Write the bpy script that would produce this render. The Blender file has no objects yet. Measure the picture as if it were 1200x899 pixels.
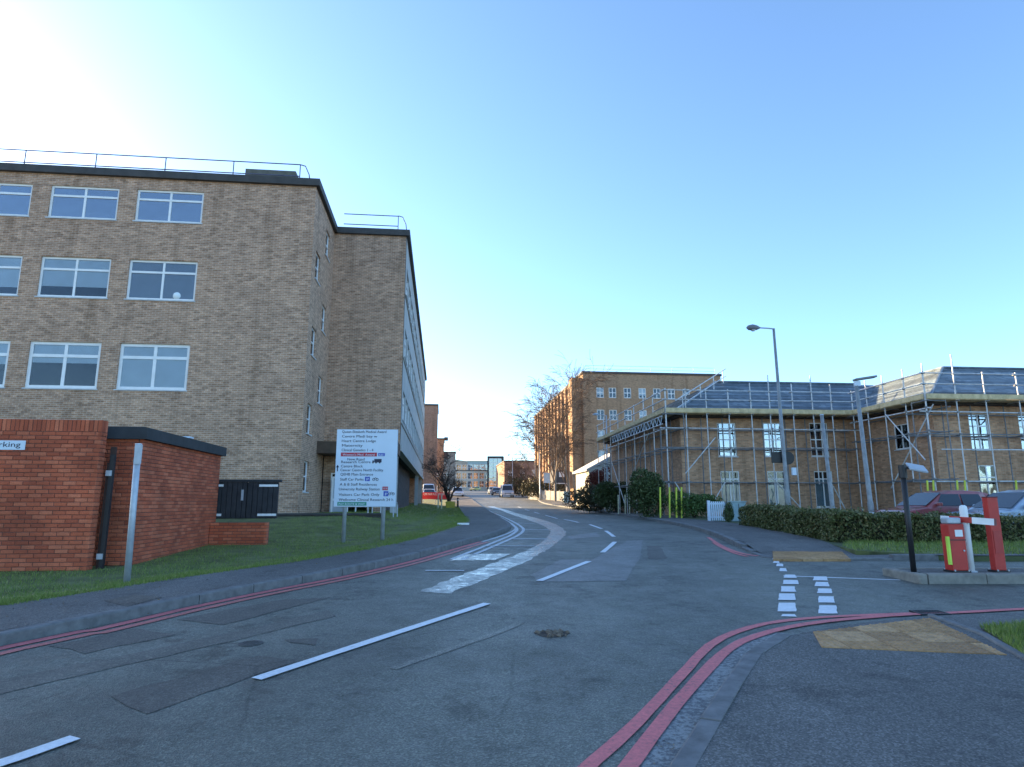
import bpy, bmesh, math, random
import numpy as np
from mathutils import Vector, Matrix
random.seed(7); RNG = np.random.default_rng(7)
R = math.radians
SC = bpy.context.scene
COL = SC.collection

# ------------------------------------------------------------------ camera, sky, sun, exposure
F_PX, CAM_H, PITCH = 764.0, 1.65, R(10.38)
cam_d = bpy.data.cameras.new('camera'); cam = bpy.data.objects.new('camera', cam_d); COL.objects.link(cam)
cam_d.sensor_width = 36.0; cam_d.lens = F_PX / 1200 * 36.0; cam_d.clip_end = 6000; cam_d.clip_start = 0.05
cam.location = (0, 0, CAM_H); cam.rotation_euler = (R(90) + PITCH, 0, 0)
SC.camera = cam
SUN_AZ, SUN_EL = R(-58), R(14)          # azimuth from +Y, negative = to the left
world = bpy.data.worlds.new('World'); SC.world = world; world.use_nodes = True
wn = world.node_tree; wn.nodes.clear()
sky = wn.nodes.new('ShaderNodeTexSky'); sky.sky_type = 'NISHITA'; sky.sun_disc = False
sky.sun_elevation = SUN_EL; sky.sun_rotation = SUN_AZ
sky.air_density = 0.8; sky.dust_density = 0.7; sky.ozone_density = 5.6; sky.altitude = 100
bg = wn.nodes.new('ShaderNodeBackground'); bg.inputs[1].default_value = 0.15
wo = wn.nodes.new('ShaderNodeOutputWorld')
wn.links.new(sky.outputs[0], bg.inputs[0]); wn.links.new(bg.outputs[0], wo.inputs[0])
sun_d = bpy.data.lights.new('sun', 'SUN'); sun_d.energy = 4.2; sun_d.angle = R(0.5); sun_d.color = (1.0, 0.80, 0.56)
sun = bpy.data.objects.new('sun', sun_d); COL.objects.link(sun)
sdir = Vector((math.sin(SUN_AZ) * math.cos(SUN_EL), math.cos(SUN_AZ) * math.cos(SUN_EL), math.sin(SUN_EL)))
sun.rotation_euler = sdir.to_track_quat('Z', 'Y').to_euler(); sun.location = (-30, 20, 40)
SC.view_settings.view_transform = 'Standard'; SC.view_settings.look = 'None'
SC.view_settings.exposure = 2.16; SC.view_settings.gamma = 1.0
SC.view_settings.use_white_balance = True; SC.view_settings.white_balance_temperature = 8600; SC.view_settings.white_balance_tint = 8
SC.cycles.use_denoising = True
SC.cycles.max_bounces = 6; SC.cycles.transparent_max_bounces = 12

# ------------------------------------------------------------------ pixel helpers (photograph 1200 x 899)
CP, SP = math.cos(PITCH), math.sin(PITCH)
def ray(px, py):
    v = 449.5 - py
    fwd = F_PX * CP - v * SP
    return (px - 600) / fwd, (F_PX * SP + v * CP) / fwd      # dx/dY, dz/dY
def P(px, py, Y):
    a, b = ray(px, py)
    return Vector((a * Y, Y, CAM_H + b * Y))
_k = [(-60, -2.6), (0, 0), (6, .28), (12, .5), (18, .67), (25, .82), (35, .86), (50, .90), (70, 1.25), (88, 1.9), (105, 2.5), (140, 3.6), (200, 5.2), (260, 6.4), (330, 7.0), (600, 8.0), (3000, 12)]
_ty = np.arange(-60, 700, .5); _tz = np.interp(_ty, [a for a, b in _k], [b for a, b in _k])
_tz = np.convolve(np.pad(_tz, 6, mode='edge'), np.ones(13) / 13, 'valid')
def zg(y):
    return float(np.interp(y, _ty, _tz)) if y < 690 else 8.0 + (y - 690) * .001
def G(px, py, dz=0.0):
    a, b = ray(px, py)
    lo = 1.0
    for i in range(1, 1400):
        Y = 1.0 + i * 0.25
        if CAM_H + b * Y <= zg(Y) + dz:
            l, h = Y - .25, Y
            for _ in range(20):
                m = (l + h) / 2
                if CAM_H + b * m <= zg(m) + dz: h = m
                else: l = m
            return Vector((a * h, h, zg(h) + dz))
    return Vector((a * 350, 350, zg(350) + dz))

# ------------------------------------------------------------------ mesh builder
class MB:
    def __init__(s): s.v = []; s.f = []
    def add(s, vs, fs):
        n = len(s.v); s.v += [tuple(p) for p in vs]; s.f += [tuple(i + n for i in f) for f in fs]; return s
    def box(s, a, b):
        (x0, y0, z0), (x1, y1, z1) = a, b
        x0, x1 = min(x0, x1), max(x0, x1); y0, y1 = min(y0, y1), max(y0, y1); z0, z1 = min(z0, z1), max(z0, z1)
        return s.add([(x0,y0,z0),(x1,y0,z0),(x1,y1,z0),(x0,y1,z0),(x0,y0,z1),(x1,y0,z1),(x1,y1,z1),(x0,y1,z1)],
                     [(0,3,2,1),(4,5,6,7),(0,1,5,4),(1,2,6,5),(2,3,7,6),(3,0,4,7)])
    def bar(s, p, q, w, h, up=(0,0,1)):
        p, q = Vector(p), Vector(q); d = (q - p).normalized(); up = Vector(up)
        if abs(d.dot(up)) > .98: up = Vector((0, 1, 0))
        sx = d.cross(up).normalized(); sz = sx.cross(d)
        vs = [c + sx * (i * w / 2) + sz * (j * h / 2) for c in (p, q) for i, j in ((-1,-1),(1,-1),(1,1),(-1,1))]
        return s.add(vs, [(0,1,2,3),(7,6,5,4),(0,4,5,1),(1,5,6,2),(2,6,7,3),(3,7,4,0)])
    def tube(s, pts, rad, n=6, cap=True):
        pts = [Vector(p) for p in pts]; m = len(pts)
        if not hasattr(rad, '__len__'): rad = [rad] * m
        base = len(s.v); prev = None
        for i, p in enumerate(pts):
            d = (pts[min(i + 1, m - 1)] - pts[max(i - 1, 0)]).normalized()
            if prev is None:
                a = Vector((0, 0, 1)) if abs(d.z) < .9 else Vector((1, 0, 0))
                sx = d.cross(a).normalized()
            else:
                sx = (prev - d * prev.dot(d)).normalized()
            prev = sx; sy = d.cross(sx)
            for k in range(n):
                t = 2 * math.pi * k / n
                s.v.append(tuple(p + sx * (math.cos(t) * rad[i]) + sy * (math.sin(t) * rad[i])))
        for i in range(m - 1):
            for k in range(n):
                a = base + i * n + k; b = base + i * n + (k + 1) % n
                s.f.append((a, b, b + n, a + n))
        if cap:
            s.f.append(tuple(base + k for k in reversed(range(n)))); s.f.append(tuple(base + (m - 1) * n + k for k in range(n)))
        return s
    def prism(s, poly, axis, a, b):
        # poly: 2D points in the plane normal to axis; extruded from a to b
        def mk(p, t):
            return {'x': (t, p[0], p[1]), 'y': (p[0], t, p[1]), 'z': (p[0], p[1], t)}[axis]
        n = len(poly); vs = [mk(p, a) for p in poly] + [mk(p, b) for p in poly]
        fs = [tuple(reversed(range(n))), tuple(range(n, 2 * n))] + [(i, (i + 1) % n, (i + 1) % n + n, i + n) for i in range(n)]
        return s.add(vs, fs)
    def build(s, name, mat, parent=None, smooth=False, bevel=0, loc=None, fixn=True):
        me = bpy.data.meshes.new(name); me.from_pydata(s.v, [], s.f); me.update()
        if fixn and len(s.f) < 20000:
            bm = bmesh.new(); bm.from_mesh(me); bmesh.ops.recalc_face_normals(bm, faces=bm.faces); bm.to_mesh(me); bm.free()
        if smooth: me.polygons.foreach_set('use_smooth', [True] * len(me.polygons))
        o = bpy.data.objects.new(name, me); COL.objects.link(o)
        if mat: me.materials.append(mat)
        if parent: o.parent = parent
        if loc is not None: o.location = loc
        if bevel:
            b = o.modifiers.new('bevel', 'BEVEL'); b.width = bevel; b.segments = 2; b.limit_method = 'ANGLE'
        return o
def tag(o, label=None, cat=None, group=None, kind=None):
    if label: o['label'] = label
    if cat: o['category'] = cat
    if group: o['group'] = group
    if kind: o['kind'] = kind
    return o
def thing(name, label, cat, loc=(0, 0, 0), rz=0.0, group=None):
    o = bpy.data.objects.new(name, None); COL.objects.link(o); o.empty_display_size = .2
    o.location = loc; o.rotation_euler = (0, 0, rz)
    return tag(o, label, cat, group)
def inst(name, me, parent, loc=(0, 0, 0), rot=None):
    o = bpy.data.objects.new(name, me); COL.objects.link(o); o.parent = parent; o.location = loc
    if rot is not None: o.rotation_euler = rot
    return o
def copy_tree(o, parent=None):
    c = o.copy(); COL.objects.link(c); c.parent = parent
    for ch in list(o.children): copy_tree(ch, c)
    return c

# ------------------------------------------------------------------ materials
MATS = {}
def nodes(name):
    m = bpy.data.materials.new(name); m.use_nodes = True; MATS[name] = m
    nt = m.node_tree; b = nt.nodes['Principled BSDF']
    return m, nt, b, nt.nodes, nt.links
def mathn(nt, op, a, b=None):
    n = nt.nodes.new('ShaderNodeMath'); n.operation = op
    for i, x in enumerate((a, b)):
        if x is None: continue
        if isinstance(x, (int, float)): n.inputs[i].default_value = x
        else: nt.links.new(x, n.inputs[i])
    return n.outputs[0]
def ramp(nt, fac, stops):
    n = nt.nodes.new('ShaderNodeValToRGB'); nt.links.new(fac, n.inputs[0])
    el = n.color_ramp.elements
    while len(el) < len(stops): el.new(.5)
    for e, (p, c) in zip(el, stops): e.position = p; e.color = (*c, 1) if len(c) == 3 else c
    return n.outputs[0]
def noise(nt, vec, scale, detail=4, rough=.6):
    n = nt.nodes.new('ShaderNodeTexNoise'); n.inputs['Scale'].default_value = scale; n.inputs['Detail'].default_value = detail; n.inputs['Roughness'].default_value = rough
    if vec is not None: nt.links.new(vec, n.inputs['Vector'])
    return n.outputs['Fac']
def mixc(nt, fac, a, b, mode='MIX'):
    n = nt.nodes.new('ShaderNodeMix'); n.data_type = 'RGBA'; n.blend_type = mode
    for sock, x in ((n.inputs[0], fac), (n.inputs[6], a), (n.inputs[7], b)):
        if isinstance(x, (int, float)): sock.default_value = x
        elif isinstance(x, tuple): sock.default_value = (*x, 1) if len(x) == 3 else x
        else: nt.links.new(x, sock)
    return n.outputs[2]
def bump(nt, b, h, strength=.3, dist=.01):
    n = nt.nodes.new('ShaderNodeBump'); n.inputs['Strength'].default_value = strength; n.inputs['Distance'].default_value = dist
    nt.links.new(h, n.inputs['Height']); nt.links.new(n.outputs[0], b.inputs['Normal'])
def objco(nt): return nt.nodes.new('ShaderNodeTexCoord').outputs['Object']
def pos(nt): return nt.nodes.new('ShaderNodeNewGeometry').outputs['Position']
def plain(name, col, rough=.6, var=.15, scale=6, metal=0, bmp=0.0, spec=None):
    m, nt, b, N, L = nodes(name)
    p = pos(nt); f = noise(nt, p, scale, 5)
    lo = tuple(c * (1 - var) for c in col); hi = tuple(min(1, c * (1 + var)) for c in col)
    L.new(ramp(nt, f, [(.3, lo), (.7, hi)]), b.inputs['Base Color'])
    b.inputs['Roughness'].default_value = rough; b.inputs['Metallic'].default_value = metal
    if spec is not None: b.inputs['Specular IOR Level'].default_value = spec
    if bmp: bump(nt, b, noise(nt, p, scale * 8, 4), bmp, .01)
    return m
def brick_mat(name, c1, c2, mortar, var, bw=.225, bh=.075, ms=.01, bmp=.5, stain=.25):
    m, nt, b, N, L = nodes(name)
    tc = N.new('ShaderNodeTexCoord'); sep = N.new('ShaderNodeSeparateXYZ'); L.new(tc.outputs['Object'], sep.inputs[0])
    sn = N.new('ShaderNodeSeparateXYZ'); L.new(tc.outputs['Normal'], sn.inputs[0])
    side = mathn(nt, 'GREATER_THAN', mathn(nt, 'ABSOLUTE', sn.outputs[0]), .6)
    mx = N.new('ShaderNodeMix'); mx.data_type = 'FLOAT'; L.new(side, mx.inputs[0]); L.new(sep.outputs[0], mx.inputs[2]); L.new(sep.outputs[1], mx.inputs[3])
    cv = N.new('ShaderNodeCombineXYZ'); L.new(mx.outputs[0], cv.inputs[0]); L.new(sep.outputs[2], cv.inputs[1])
    bt = N.new('ShaderNodeTexBrick'); L.new(cv.outputs[0], bt.inputs['Vector'])
    bt.inputs['Scale'].default_value = 1; bt.inputs['Brick Width'].default_value = bw; bt.inputs['Row Height'].default_value = bh
    bt.inputs['Mortar Size'].default_value = ms; bt.inputs['Mortar Smooth'].default_value = .2; bt.inputs['Bias'].default_value = 0
    bt.inputs['Color1'].default_value = (*c1, 1); bt.inputs['Color2'].default_value = (*c2, 1); bt.inputs['Mortar'].default_value = (*mortar, 1)
    # per-brick darker / lighter ones
    rowi = mathn(nt, 'FLOOR', mathn(nt, 'DIVIDE', sep.outputs[2], bh))
    odd = mathn(nt, 'MULTIPLY', mathn(nt, 'FRACT', mathn(nt, 'MULTIPLY', rowi, .5)), 1.0)
    coli = mathn(nt, 'FLOOR', mathn(nt, 'ADD', mathn(nt, 'DIVIDE', mx.outputs[0], bw), odd))
    cell = N.new('ShaderNodeCombineXYZ'); L.new(coli, cell.inputs[0]); L.new(rowi, cell.inputs[1]); L.new(side, cell.inputs[2])
    wnz = N.new('ShaderNodeTexWhiteNoise'); wnz.noise_dimensions = '3D'; L.new(cell.outputs[0], wnz.inputs['Vector'])
    sp = ramp(nt, wnz.outputs['Value'], [(0, (1 - var, (1 - var) * .97, (1 - var) * .95)), (.18, (1 - var * .45,) * 3), (.5, (1, 1, 1)), (.85, (1 + var * .35, 1 + var * .33, 1 + var * .3)), (1, (1 + var * .8,) * 3)])
    col = mixc(nt, 1.0, bt.outputs[0], sp, 'MULTIPLY')
    big = noise(nt, cv.outputs[0], .35, 5, .65)
    bs = ramp(nt, big, [(.3, (1 - stain,) * 3), (.7, (1 + stain * .5, 1 + stain * .4, 1 + stain * .3))])
    col = mixc(nt, 1.0, col, bs, 'MULTIPLY')
    stm = N.new('ShaderNodeMapping'); stm.inputs['Scale'].default_value = (1.4, .09, 1); L.new(cv.outputs[0], stm.inputs[0])
    strk = ramp(nt, noise(nt, stm.outputs[0], 1.0, 4, .7), [(.34, (.70, .69, .67)), (.48, (1, 1, 1))])
    col = mixc(nt, .85, col, strk, 'MULTIPLY')
    L.new(col, b.inputs['Base Color']); b.inputs['Roughness'].default_value = .9
    h = mathn(nt, 'SUBTRACT', noise(nt, cv.outputs[0], 40, 3), bt.outputs['Fac'])
    bump(nt, b, h, bmp, .008)
    return m
def asphalt(name, base, coarse=1.0, rough=.75, wear=.25, tint=(1.06, 1.03, .88), spec=.45, rv=.11, stains=.35):
    m, nt, b, N, L = nodes(name)
    p = pos(nt)
    fine = noise(nt, p, 160, 3, .8); mid = noise(nt, p, 9, 5, .7); big = noise(nt, p, .35, 5, .6)
    vor = N.new('ShaderNodeTexVoronoi'); vor.inputs['Scale'].default_value = 85; L.new(p, vor.inputs['Vector'])
    c = lambda k: tuple(base * k * t for t in tint)
    g = ramp(nt, vor.outputs['Color'], [(.15, c(.5)), (.55, c(.92)), (.95, c(2.0))])
    g = mixc(nt, .3, g, ramp(nt, fine, [(.3, c(.5)), (.7, c(1.6))]))
    g = mixc(nt, 1.0, g, ramp(nt, mid, [(.3, (1 - wear * .7,) * 3), (.7, (1 + wear * .7,) * 3)]), 'MULTIPLY')
    g = mixc(nt, 1.0, g, ramp(nt, big, [(.3, (1 - wear,) * 3), (.7, (1 + wear,) * 3)]), 'MULTIPLY')
    # long tyre-worn streaks running along the street
    mp = N.new('ShaderNodeMapping'); mp.inputs['Scale'].default_value = (1.1, .06, 1); mp.inputs['Rotation'].default_value = (0, 0, R(-25)); L.new(p, mp.inputs[0])
    g = mixc(nt, .5, g, ramp(nt, noise(nt, mp.outputs[0], 1.2, 4, .6), [(.35, (.8, .8, .8)), (.65, (1.2, 1.2, 1.2))]), 'MULTIPLY')
    # cracks
    vc = N.new('ShaderNodeTexVoronoi'); vc.feature = 'DISTANCE_TO_EDGE'; vc.inputs['Scale'].default_value = .45
    wob = N.new('ShaderNodeMix'); wob.data_type = 'RGBA'; wob.inputs[0].default_value = .12; L.new(p, wob.inputs[6])
    nz = N.new('ShaderNodeTexNoise'); nz.inputs['Scale'].default_value = 1.3; nz.inputs['Detail'].default_value = 6; L.new(p, nz.inputs['Vector'])
    L.new(nz.outputs['Color'], wob.inputs[7]); L.new(wob.outputs[2], vc.inputs['Vector'])
    cr = ramp(nt, vc.outputs['Distance'], [(0, (.45,) * 3), (.008, (1, 1, 1))])
    g = mixc(nt, ramp(nt, noise(nt, p, .5, 2), [(.48, (0, 0, 0)), (.6, (.8,) * 3)]), g, mixc(nt, 1.0, g, cr, 'MULTIPLY'))
    # oil drips and damp marks
    g = mixc(nt, stains, g, mixc(nt, 1.0, g, ramp(nt, noise(nt, p, 1.7, 6, .75), [(.36, (.35, .34, .33)), (.46, (1, 1, 1)), (.62, (1, 1, 1)), (.72, (1.4, 1.4, 1.38))]), 'MULTIPLY'))
    L.new(g, b.inputs['Base Color'])
    rn = mathn(nt, 'ADD', mathn(nt, 'MULTIPLY', mid, .5), mathn(nt, 'MULTIPLY', noise(nt, p, 2.6, 6, .75), .5))
    L.new(ramp(nt, rn, [(.38, (max(.05, rough - rv),) * 3), (.62, (rough + rv,) * 3)]), b.inputs['Roughness'])
    b.inputs['Specular IOR Level'].default_value = spec
    bump(nt, b, vor.outputs['Distance'], .55 * coarse, .012)
    return m
def paint_mat(name, col, under=.07, cover=.42, rough=.6):
    m, nt, b, N, L = nodes(name)
    p = pos(nt)
    n1 = noise(nt, p, 28, 5, .75); n2 = noise(nt, p, 3, 4, .7)
    f = mathn(nt, 'ADD', mathn(nt, 'MULTIPLY', n1, .75), mathn(nt, 'MULTIPLY', n2, .25))
    L.new(ramp(nt, f, [(cover - .05, (under, under, under * 1.05)), (cover + .02, tuple(c * .75 for c in col)), (.62, col)]), b.inputs['Base Color'])
    b.inputs['Roughness'].default_value = rough
    bump(nt, b, noise(nt, p, 120, 3), .35, .006)
    return m
def leaf_mat(name, c1, c2, c3=None, rough=.55):
    m, nt, b, N, L = nodes(name)
    g = N.new('ShaderNodeNewGeometry')
    rnd = g.outputs['Random Per Island']
    st = [(0, c1), (.75, c2)] + ([(1, c3)] if c3 else [])
    L.new(ramp(nt, rnd, st), b.inputs['Base Color']); b.inputs['Roughness'].default_value = rough
    b.inputs['Specular IOR Level'].default_value = .3
    return m
def unit_brick_mat(name, c1, c2, c3):
    m, nt, b, N, L = nodes(name)
    g = N.new('ShaderNodeNewGeometry'); oi = N.new('ShaderNodeObjectInfo')
    r = mathn(nt, 'FRACT', mathn(nt, 'ADD', g.outputs['Random Per Island'], oi.outputs['Random']))
    col = ramp(nt, r, [(0, c1), (.55, c2), (1, c3)])
    p = g.outputs['Position']
    col = mixc(nt, 1.0, col, ramp(nt, noise(nt, p, 1.2, 5), [(.3, (.72,) * 3), (.7, (1.2,) * 3)]), 'MULTIPLY')
    col = mixc(nt, 1.0, col, ramp(nt, noise(nt, p, 60, 3), [(.3, (.8,) * 3), (.7, (1.15,) * 3)]), 'MULTIPLY')
    L.new(col, b.inputs['Base Color']); b.inputs['Roughness'].default_value = .9
    bump(nt, b, noise(nt, p, 90, 3), .4, .006)
    return m
def glass_mat(name, tint=(.80, .84, .87), refl=.0):
    m, nt, b, N, L = nodes(name); N.remove(b)
    tr = N.new('ShaderNodeBsdfTransparent'); tr.inputs[0].default_value = (*tint, 1)
    gl = N.new('ShaderNodeBsdfGlossy'); gl.inputs['Roughness'].default_value = .015; gl.inputs[0].default_value = (.95, .97, 1, 1)
    lw = N.new('ShaderNodeFresnel'); lw.inputs[0].default_value = 1.52
    p = pos(nt); bp = N.new('ShaderNodeBump'); bp.inputs['Strength'].default_value = .22; bp.inputs['Distance'].default_value = .06
    L.new(noise(nt, p, .8, 2), bp.inputs['Height']); L.new(bp.outputs[0], gl.inputs['Normal'])
    f = mathn(nt, 'ADD', lw.outputs[0], refl)
    mx = N.new('ShaderNodeMixShader'); L.new(f, mx.inputs[0]); L.new(tr.outputs[0], mx.inputs[1]); L.new(gl.outputs[0], mx.inputs[2])
    L.new(mx.outputs[0], N['Material Output'].inputs[0])
    return m
def slate_mat(name):
    m, nt, b, N, L = nodes(name)
    tc = N.new('ShaderNodeTexCoord')
    g = N.new('ShaderNodeNewGeometry'); p = g.outputs['Position']
    r = N.new('ShaderNodeObjectInfo').outputs['Random']
    vo = N.new('ShaderNodeTexVoronoi'); vo.inputs['Scale'].default_value = 3.3; L.new(tc.outputs['Object'], vo.inputs['Vector'])
    c = ramp(nt, vo.outputs['Color'], [(0, (.09, .125, .15)), (.6, (.14, .185, .22)), (1, (.21, .26, .30))])
    c = mixc(nt, 1.0, c, ramp(nt, r, [(0, (.5,) * 3), (1, (1.4,) * 3)]), 'MULTIPLY')
    c = mixc(nt, 1.0, c, ramp(nt, noise(nt, p, .7, 4), [(.3, (.8,) * 3), (.7, (1.25,) * 3)]), 'MULTIPLY')
    L.new(c, b.inputs['Base Color']); b.inputs['Roughness'].default_value = .42
    return m

M_TAN = brick_mat('tan_brick', (.42, .21, .12), (.50, .272, .168), (.56, .40, .31), .34, stain=.15, ms=.014)
M_TAN2 = brick_mat('warm_tan_brick', (.53, .255, .14), (.60, .31, .18), (.5, .35, .25), .28, stain=.12)
M_FAR = brick_mat('far_brown_brick', (.37, .215, .125), (.45, .26, .155), (.37, .26, .18), .25, stain=.15)
M_FAR2 = brick_mat('far_red_brick', (.30, .16, .11), (.36, .20, .13), (.3, .22, .18), .25, stain=.15)
M_REDB = unit_brick_mat('red_brick_units', (.43, .082, .038), (.56, .112, .05), (.64, .16, .08))
M_REDW = brick_mat('red_brick_wall', (.30, .075, .045), (.40, .10, .055), (.16, .075, .055), .25)
M_MORTAR = plain('red_mortar', (.14, .07, .055), .95, .2, 8)
M_CONC = plain('grey_concrete_panel', (.40, .41, .40), .85, .14, 1.3, bmp=.15)
M_CONC2 = plain('weathered_concrete', (.24, .22, .19), .9, .3, 5, bmp=.3)
M_KERB = plain('kerb_concrete', (.15, .15, .15), .9, .3, 7, bmp=.35)
M_COPING = plain('dark_coping', (.055, .05, .047), .7, .25, 3)
M_WHITE = plain('white_frame', (.82, .82, .81), .45, .06, 4)
M_SILL = plain('pale_sill', (.55, .57, .58), .6, .15, 4)
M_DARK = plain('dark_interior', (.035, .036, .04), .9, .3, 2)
M_BLIND = plain('pale_blind', (.80, .86, .86), .8, .06, 2)
M_BLIND2 = plain('grey_blind', (.40, .44, .48), .8, .06, 2)
M_CURT = plain('red_thing_inside', (.45, .12, .05), .8, .2, 4)
M_GLASS = glass_mat('window_glass')
M_GLASSB = glass_mat('sky_window_glass', (.4, .47, .55), .24)
M_ROAD = asphalt('asphalt', .124, 1.0, .58, .34, (1.03, 1.04, .86), .5, .16, .7)
M_PAVE = asphalt('pavement_asphalt', .126, .5, .8, .2, (1.06, 1.0, .93), .3, .1, .45)
M_PATCHD = asphalt('dark_patch', .090, .6, .65, .25, (1.12, 1, .84))
M_PATCHL = asphalt('pale_patch', .155, .5, .55, .2, (1.04, 1, .93))
M_TRENCH = asphalt('worn_pale_trench', .165, .1, .36, .35, (1.05, 1.02, .9), .65, .22, .6)
M_WPAINT = paint_mat('white_road_paint', (.78, .80, .82), .1, .34)
M_WPAINTW = paint_mat('worn_white_road_paint', (.62, .64, .66), .12, .42)
M_RPAINT = paint_mat('red_road_paint', (.82, .17, .17), .09, .405)
M_RPAINTW = paint_mat('worn_red_road_paint', (.66, .17, .15), .09, .42)
m, nt, b, N, L = nodes('buff_tactile_paving'); oi = N.new('ShaderNodeObjectInfo'); pp_ = pos(nt)
L.new(mixc(nt, 1.0, ramp(nt, oi.outputs['Random'], [(0, (.38, .20, .095)), (.6, (.50, .265, .12)), (1, (.58, .33, .17))]), ramp(nt, noise(nt, pp_, 9, 5, .7), [(.3, (.6,) * 3), (.7, (1.2,) * 3)]), 'MULTIPLY'), b.inputs['Base Color']); b.inputs['Roughness'].default_value = .9
bump(nt, b, noise(nt, pp_, 90, 3), .3, .006); M_TACT = m
M_SOIL = plain('soil_and_moss', (.07, .085, .035), .95, .4, 3, bmp=.4)
M_GRASSG = plain('grass_ground', (.12, .135, .045), .95, .5, 1.6, bmp=.4)
M_GRASS = leaf_mat('grass_blade', (.10, .15, .025), (.19, .27, .05), (.38, .36, .13))
M_LEAFD = leaf_mat('dark_leaf', (.035, .06, .02), (.07, .105, .035), (.15, .16, .07))
M_LEAFM = leaf_mat('hedge_leaf', (.065, .078, .024), (.13, .14, .05), (.28, .21, .10))
M_LEAFL = leaf_mat('laurel_leaf', (.035, .075, .02), (.07, .13, .035), (.12, .19, .06))
M_LEAFB = leaf_mat('brown_olive_leaf', (.06, .05, .025), (.105, .09, .045), (.17, .14, .08))
M_LEAFR = leaf_mat('red_leaf', (.16, .035, .025), (.28, .06, .04), (.34, .12, .08))
M_BARK = plain('dark_bark', (.065, .05, .042), .95, .35, 6)
M_BARK2 = plain('birch_bark', (.22, .17, .13), .9, .35, 4)
M_TWIG = plain('twig', (.13, .085, .06), .95, .3, 4)
M_GALV = plain('galvanised_steel', (.42, .46, .50), .5, .15, 9, metal=.35)
M_SCAF = plain('scaffold_tube', (.58, .58, .58), .5, .25, 5, metal=.15)
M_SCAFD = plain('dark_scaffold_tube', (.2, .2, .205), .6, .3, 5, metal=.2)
M_TIMB = plain('scaffold_board_timber', (.62, .46, .26), .85, .25, 4, bmp=.2)
M_DECK = plain('old_decking', (.12, .10, .085), .9, .3, 4)
M_YEL = plain('yellow_sleeve', (.62, .66, .08), .6, .15, 5)
M_PALEYEL = plain('pale_sleeve', (.62, .60, .42), .6, .2, 5)
M_HIVIS = plain('hivis_strip', (.55, .80, .10), .6, .1, 5)
M_SLATE = slate_mat('blue_grey_slate')
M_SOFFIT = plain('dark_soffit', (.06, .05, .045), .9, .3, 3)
M_BLACKW = plain('black_timber', (.028, .029, .033), .75, .35, 5, bmp=.2)
M_BOARDW = plain('dark_grey_boards', (.075, .078, .085), .85, .3, 3)
M_BROWN = plain('brown_gate', (.065, .032, .024), .8, .3, 5)
M_BLACK = plain('black_paint', (.016, .016, .018), .5, .2, 6)
M_FELT = plain('roof_felt', (.04, .042, .045), .85, .25, 3)
M_RED = plain('red_steel', (.58, .035, .025), .5, .10, 5)
M_REDD = plain('dark_red_cap', (.18, .02, .02), .6, .1, 5)
M_RUBBER = plain('tyre_rubber', (.02, .02, .02), .85, .2, 8)
M_SIGNW = plain('sign_white', (.60, .71, .80), .45, .04, 2)
M_SIGNK = plain('sign_ink', (.02, .025, .05), .6, .1, 6)
M_SIGNR = plain('sign_red', (.55, .03, .05), .5, .05, 6)
M_SIGNB = plain('sign_blue', (.04, .10, .42), .5, .05, 6)
M_SIGNG = plain('sign_green', (.02, .28, .19), .5, .05, 6)
M_IRON = plain('cast_iron', (.06, .058, .056), .65, .3, 12, bmp=.3)
M_HILL = plain('far_hill', (.12, .16, .15), .95, .3, .02)
M_PALEROOF = plain('pale_roof', (.42, .43, .43), .7, .15, 2)
M_CREAM = plain('cream_render', (.55, .52, .45), .85, .12, 2)
M_BLUEG = plain('blue_grey_cabinet', (.24, .36, .38), .6, .15, 4)
M_FENCE = plain('grey_fence', (.24, .235, .23), .9, .25, 2)
M_BANNER = plain('red_banner', (.52, .03, .04), .7, .15, 4)
def car_paint(name, col):
    m, nt, b, N, L = nodes(name); b.inputs['Base Color'].default_value = (*col, 1); b.inputs['Roughness'].default_value = .28
    b.inputs['Coat Weight'].default_value = .8; b.inputs['Coat Roughness'].default_value = .06
    L.new(ramp(nt, noise(nt, pos(nt), 4, 4), [(.3, tuple(c * .85 for c in col)), (.7, tuple(min(1, c * 1.1) for c in col))]), b.inputs['Base Color'])
    return m
m, nt, b, N, L = nodes('car_glass'); b.inputs['Base Color'].default_value = (.03, .04, .05, 1); b.inputs['Roughness'].default_value = .04
M_CARGLASS = m
m, nt, b, N, L = nodes('head_lamp'); b.inputs['Base Color'].default_value = (.7, .72, .75, 1); b.inputs['Roughness'].default_value = .15
M_LAMP = m

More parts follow.
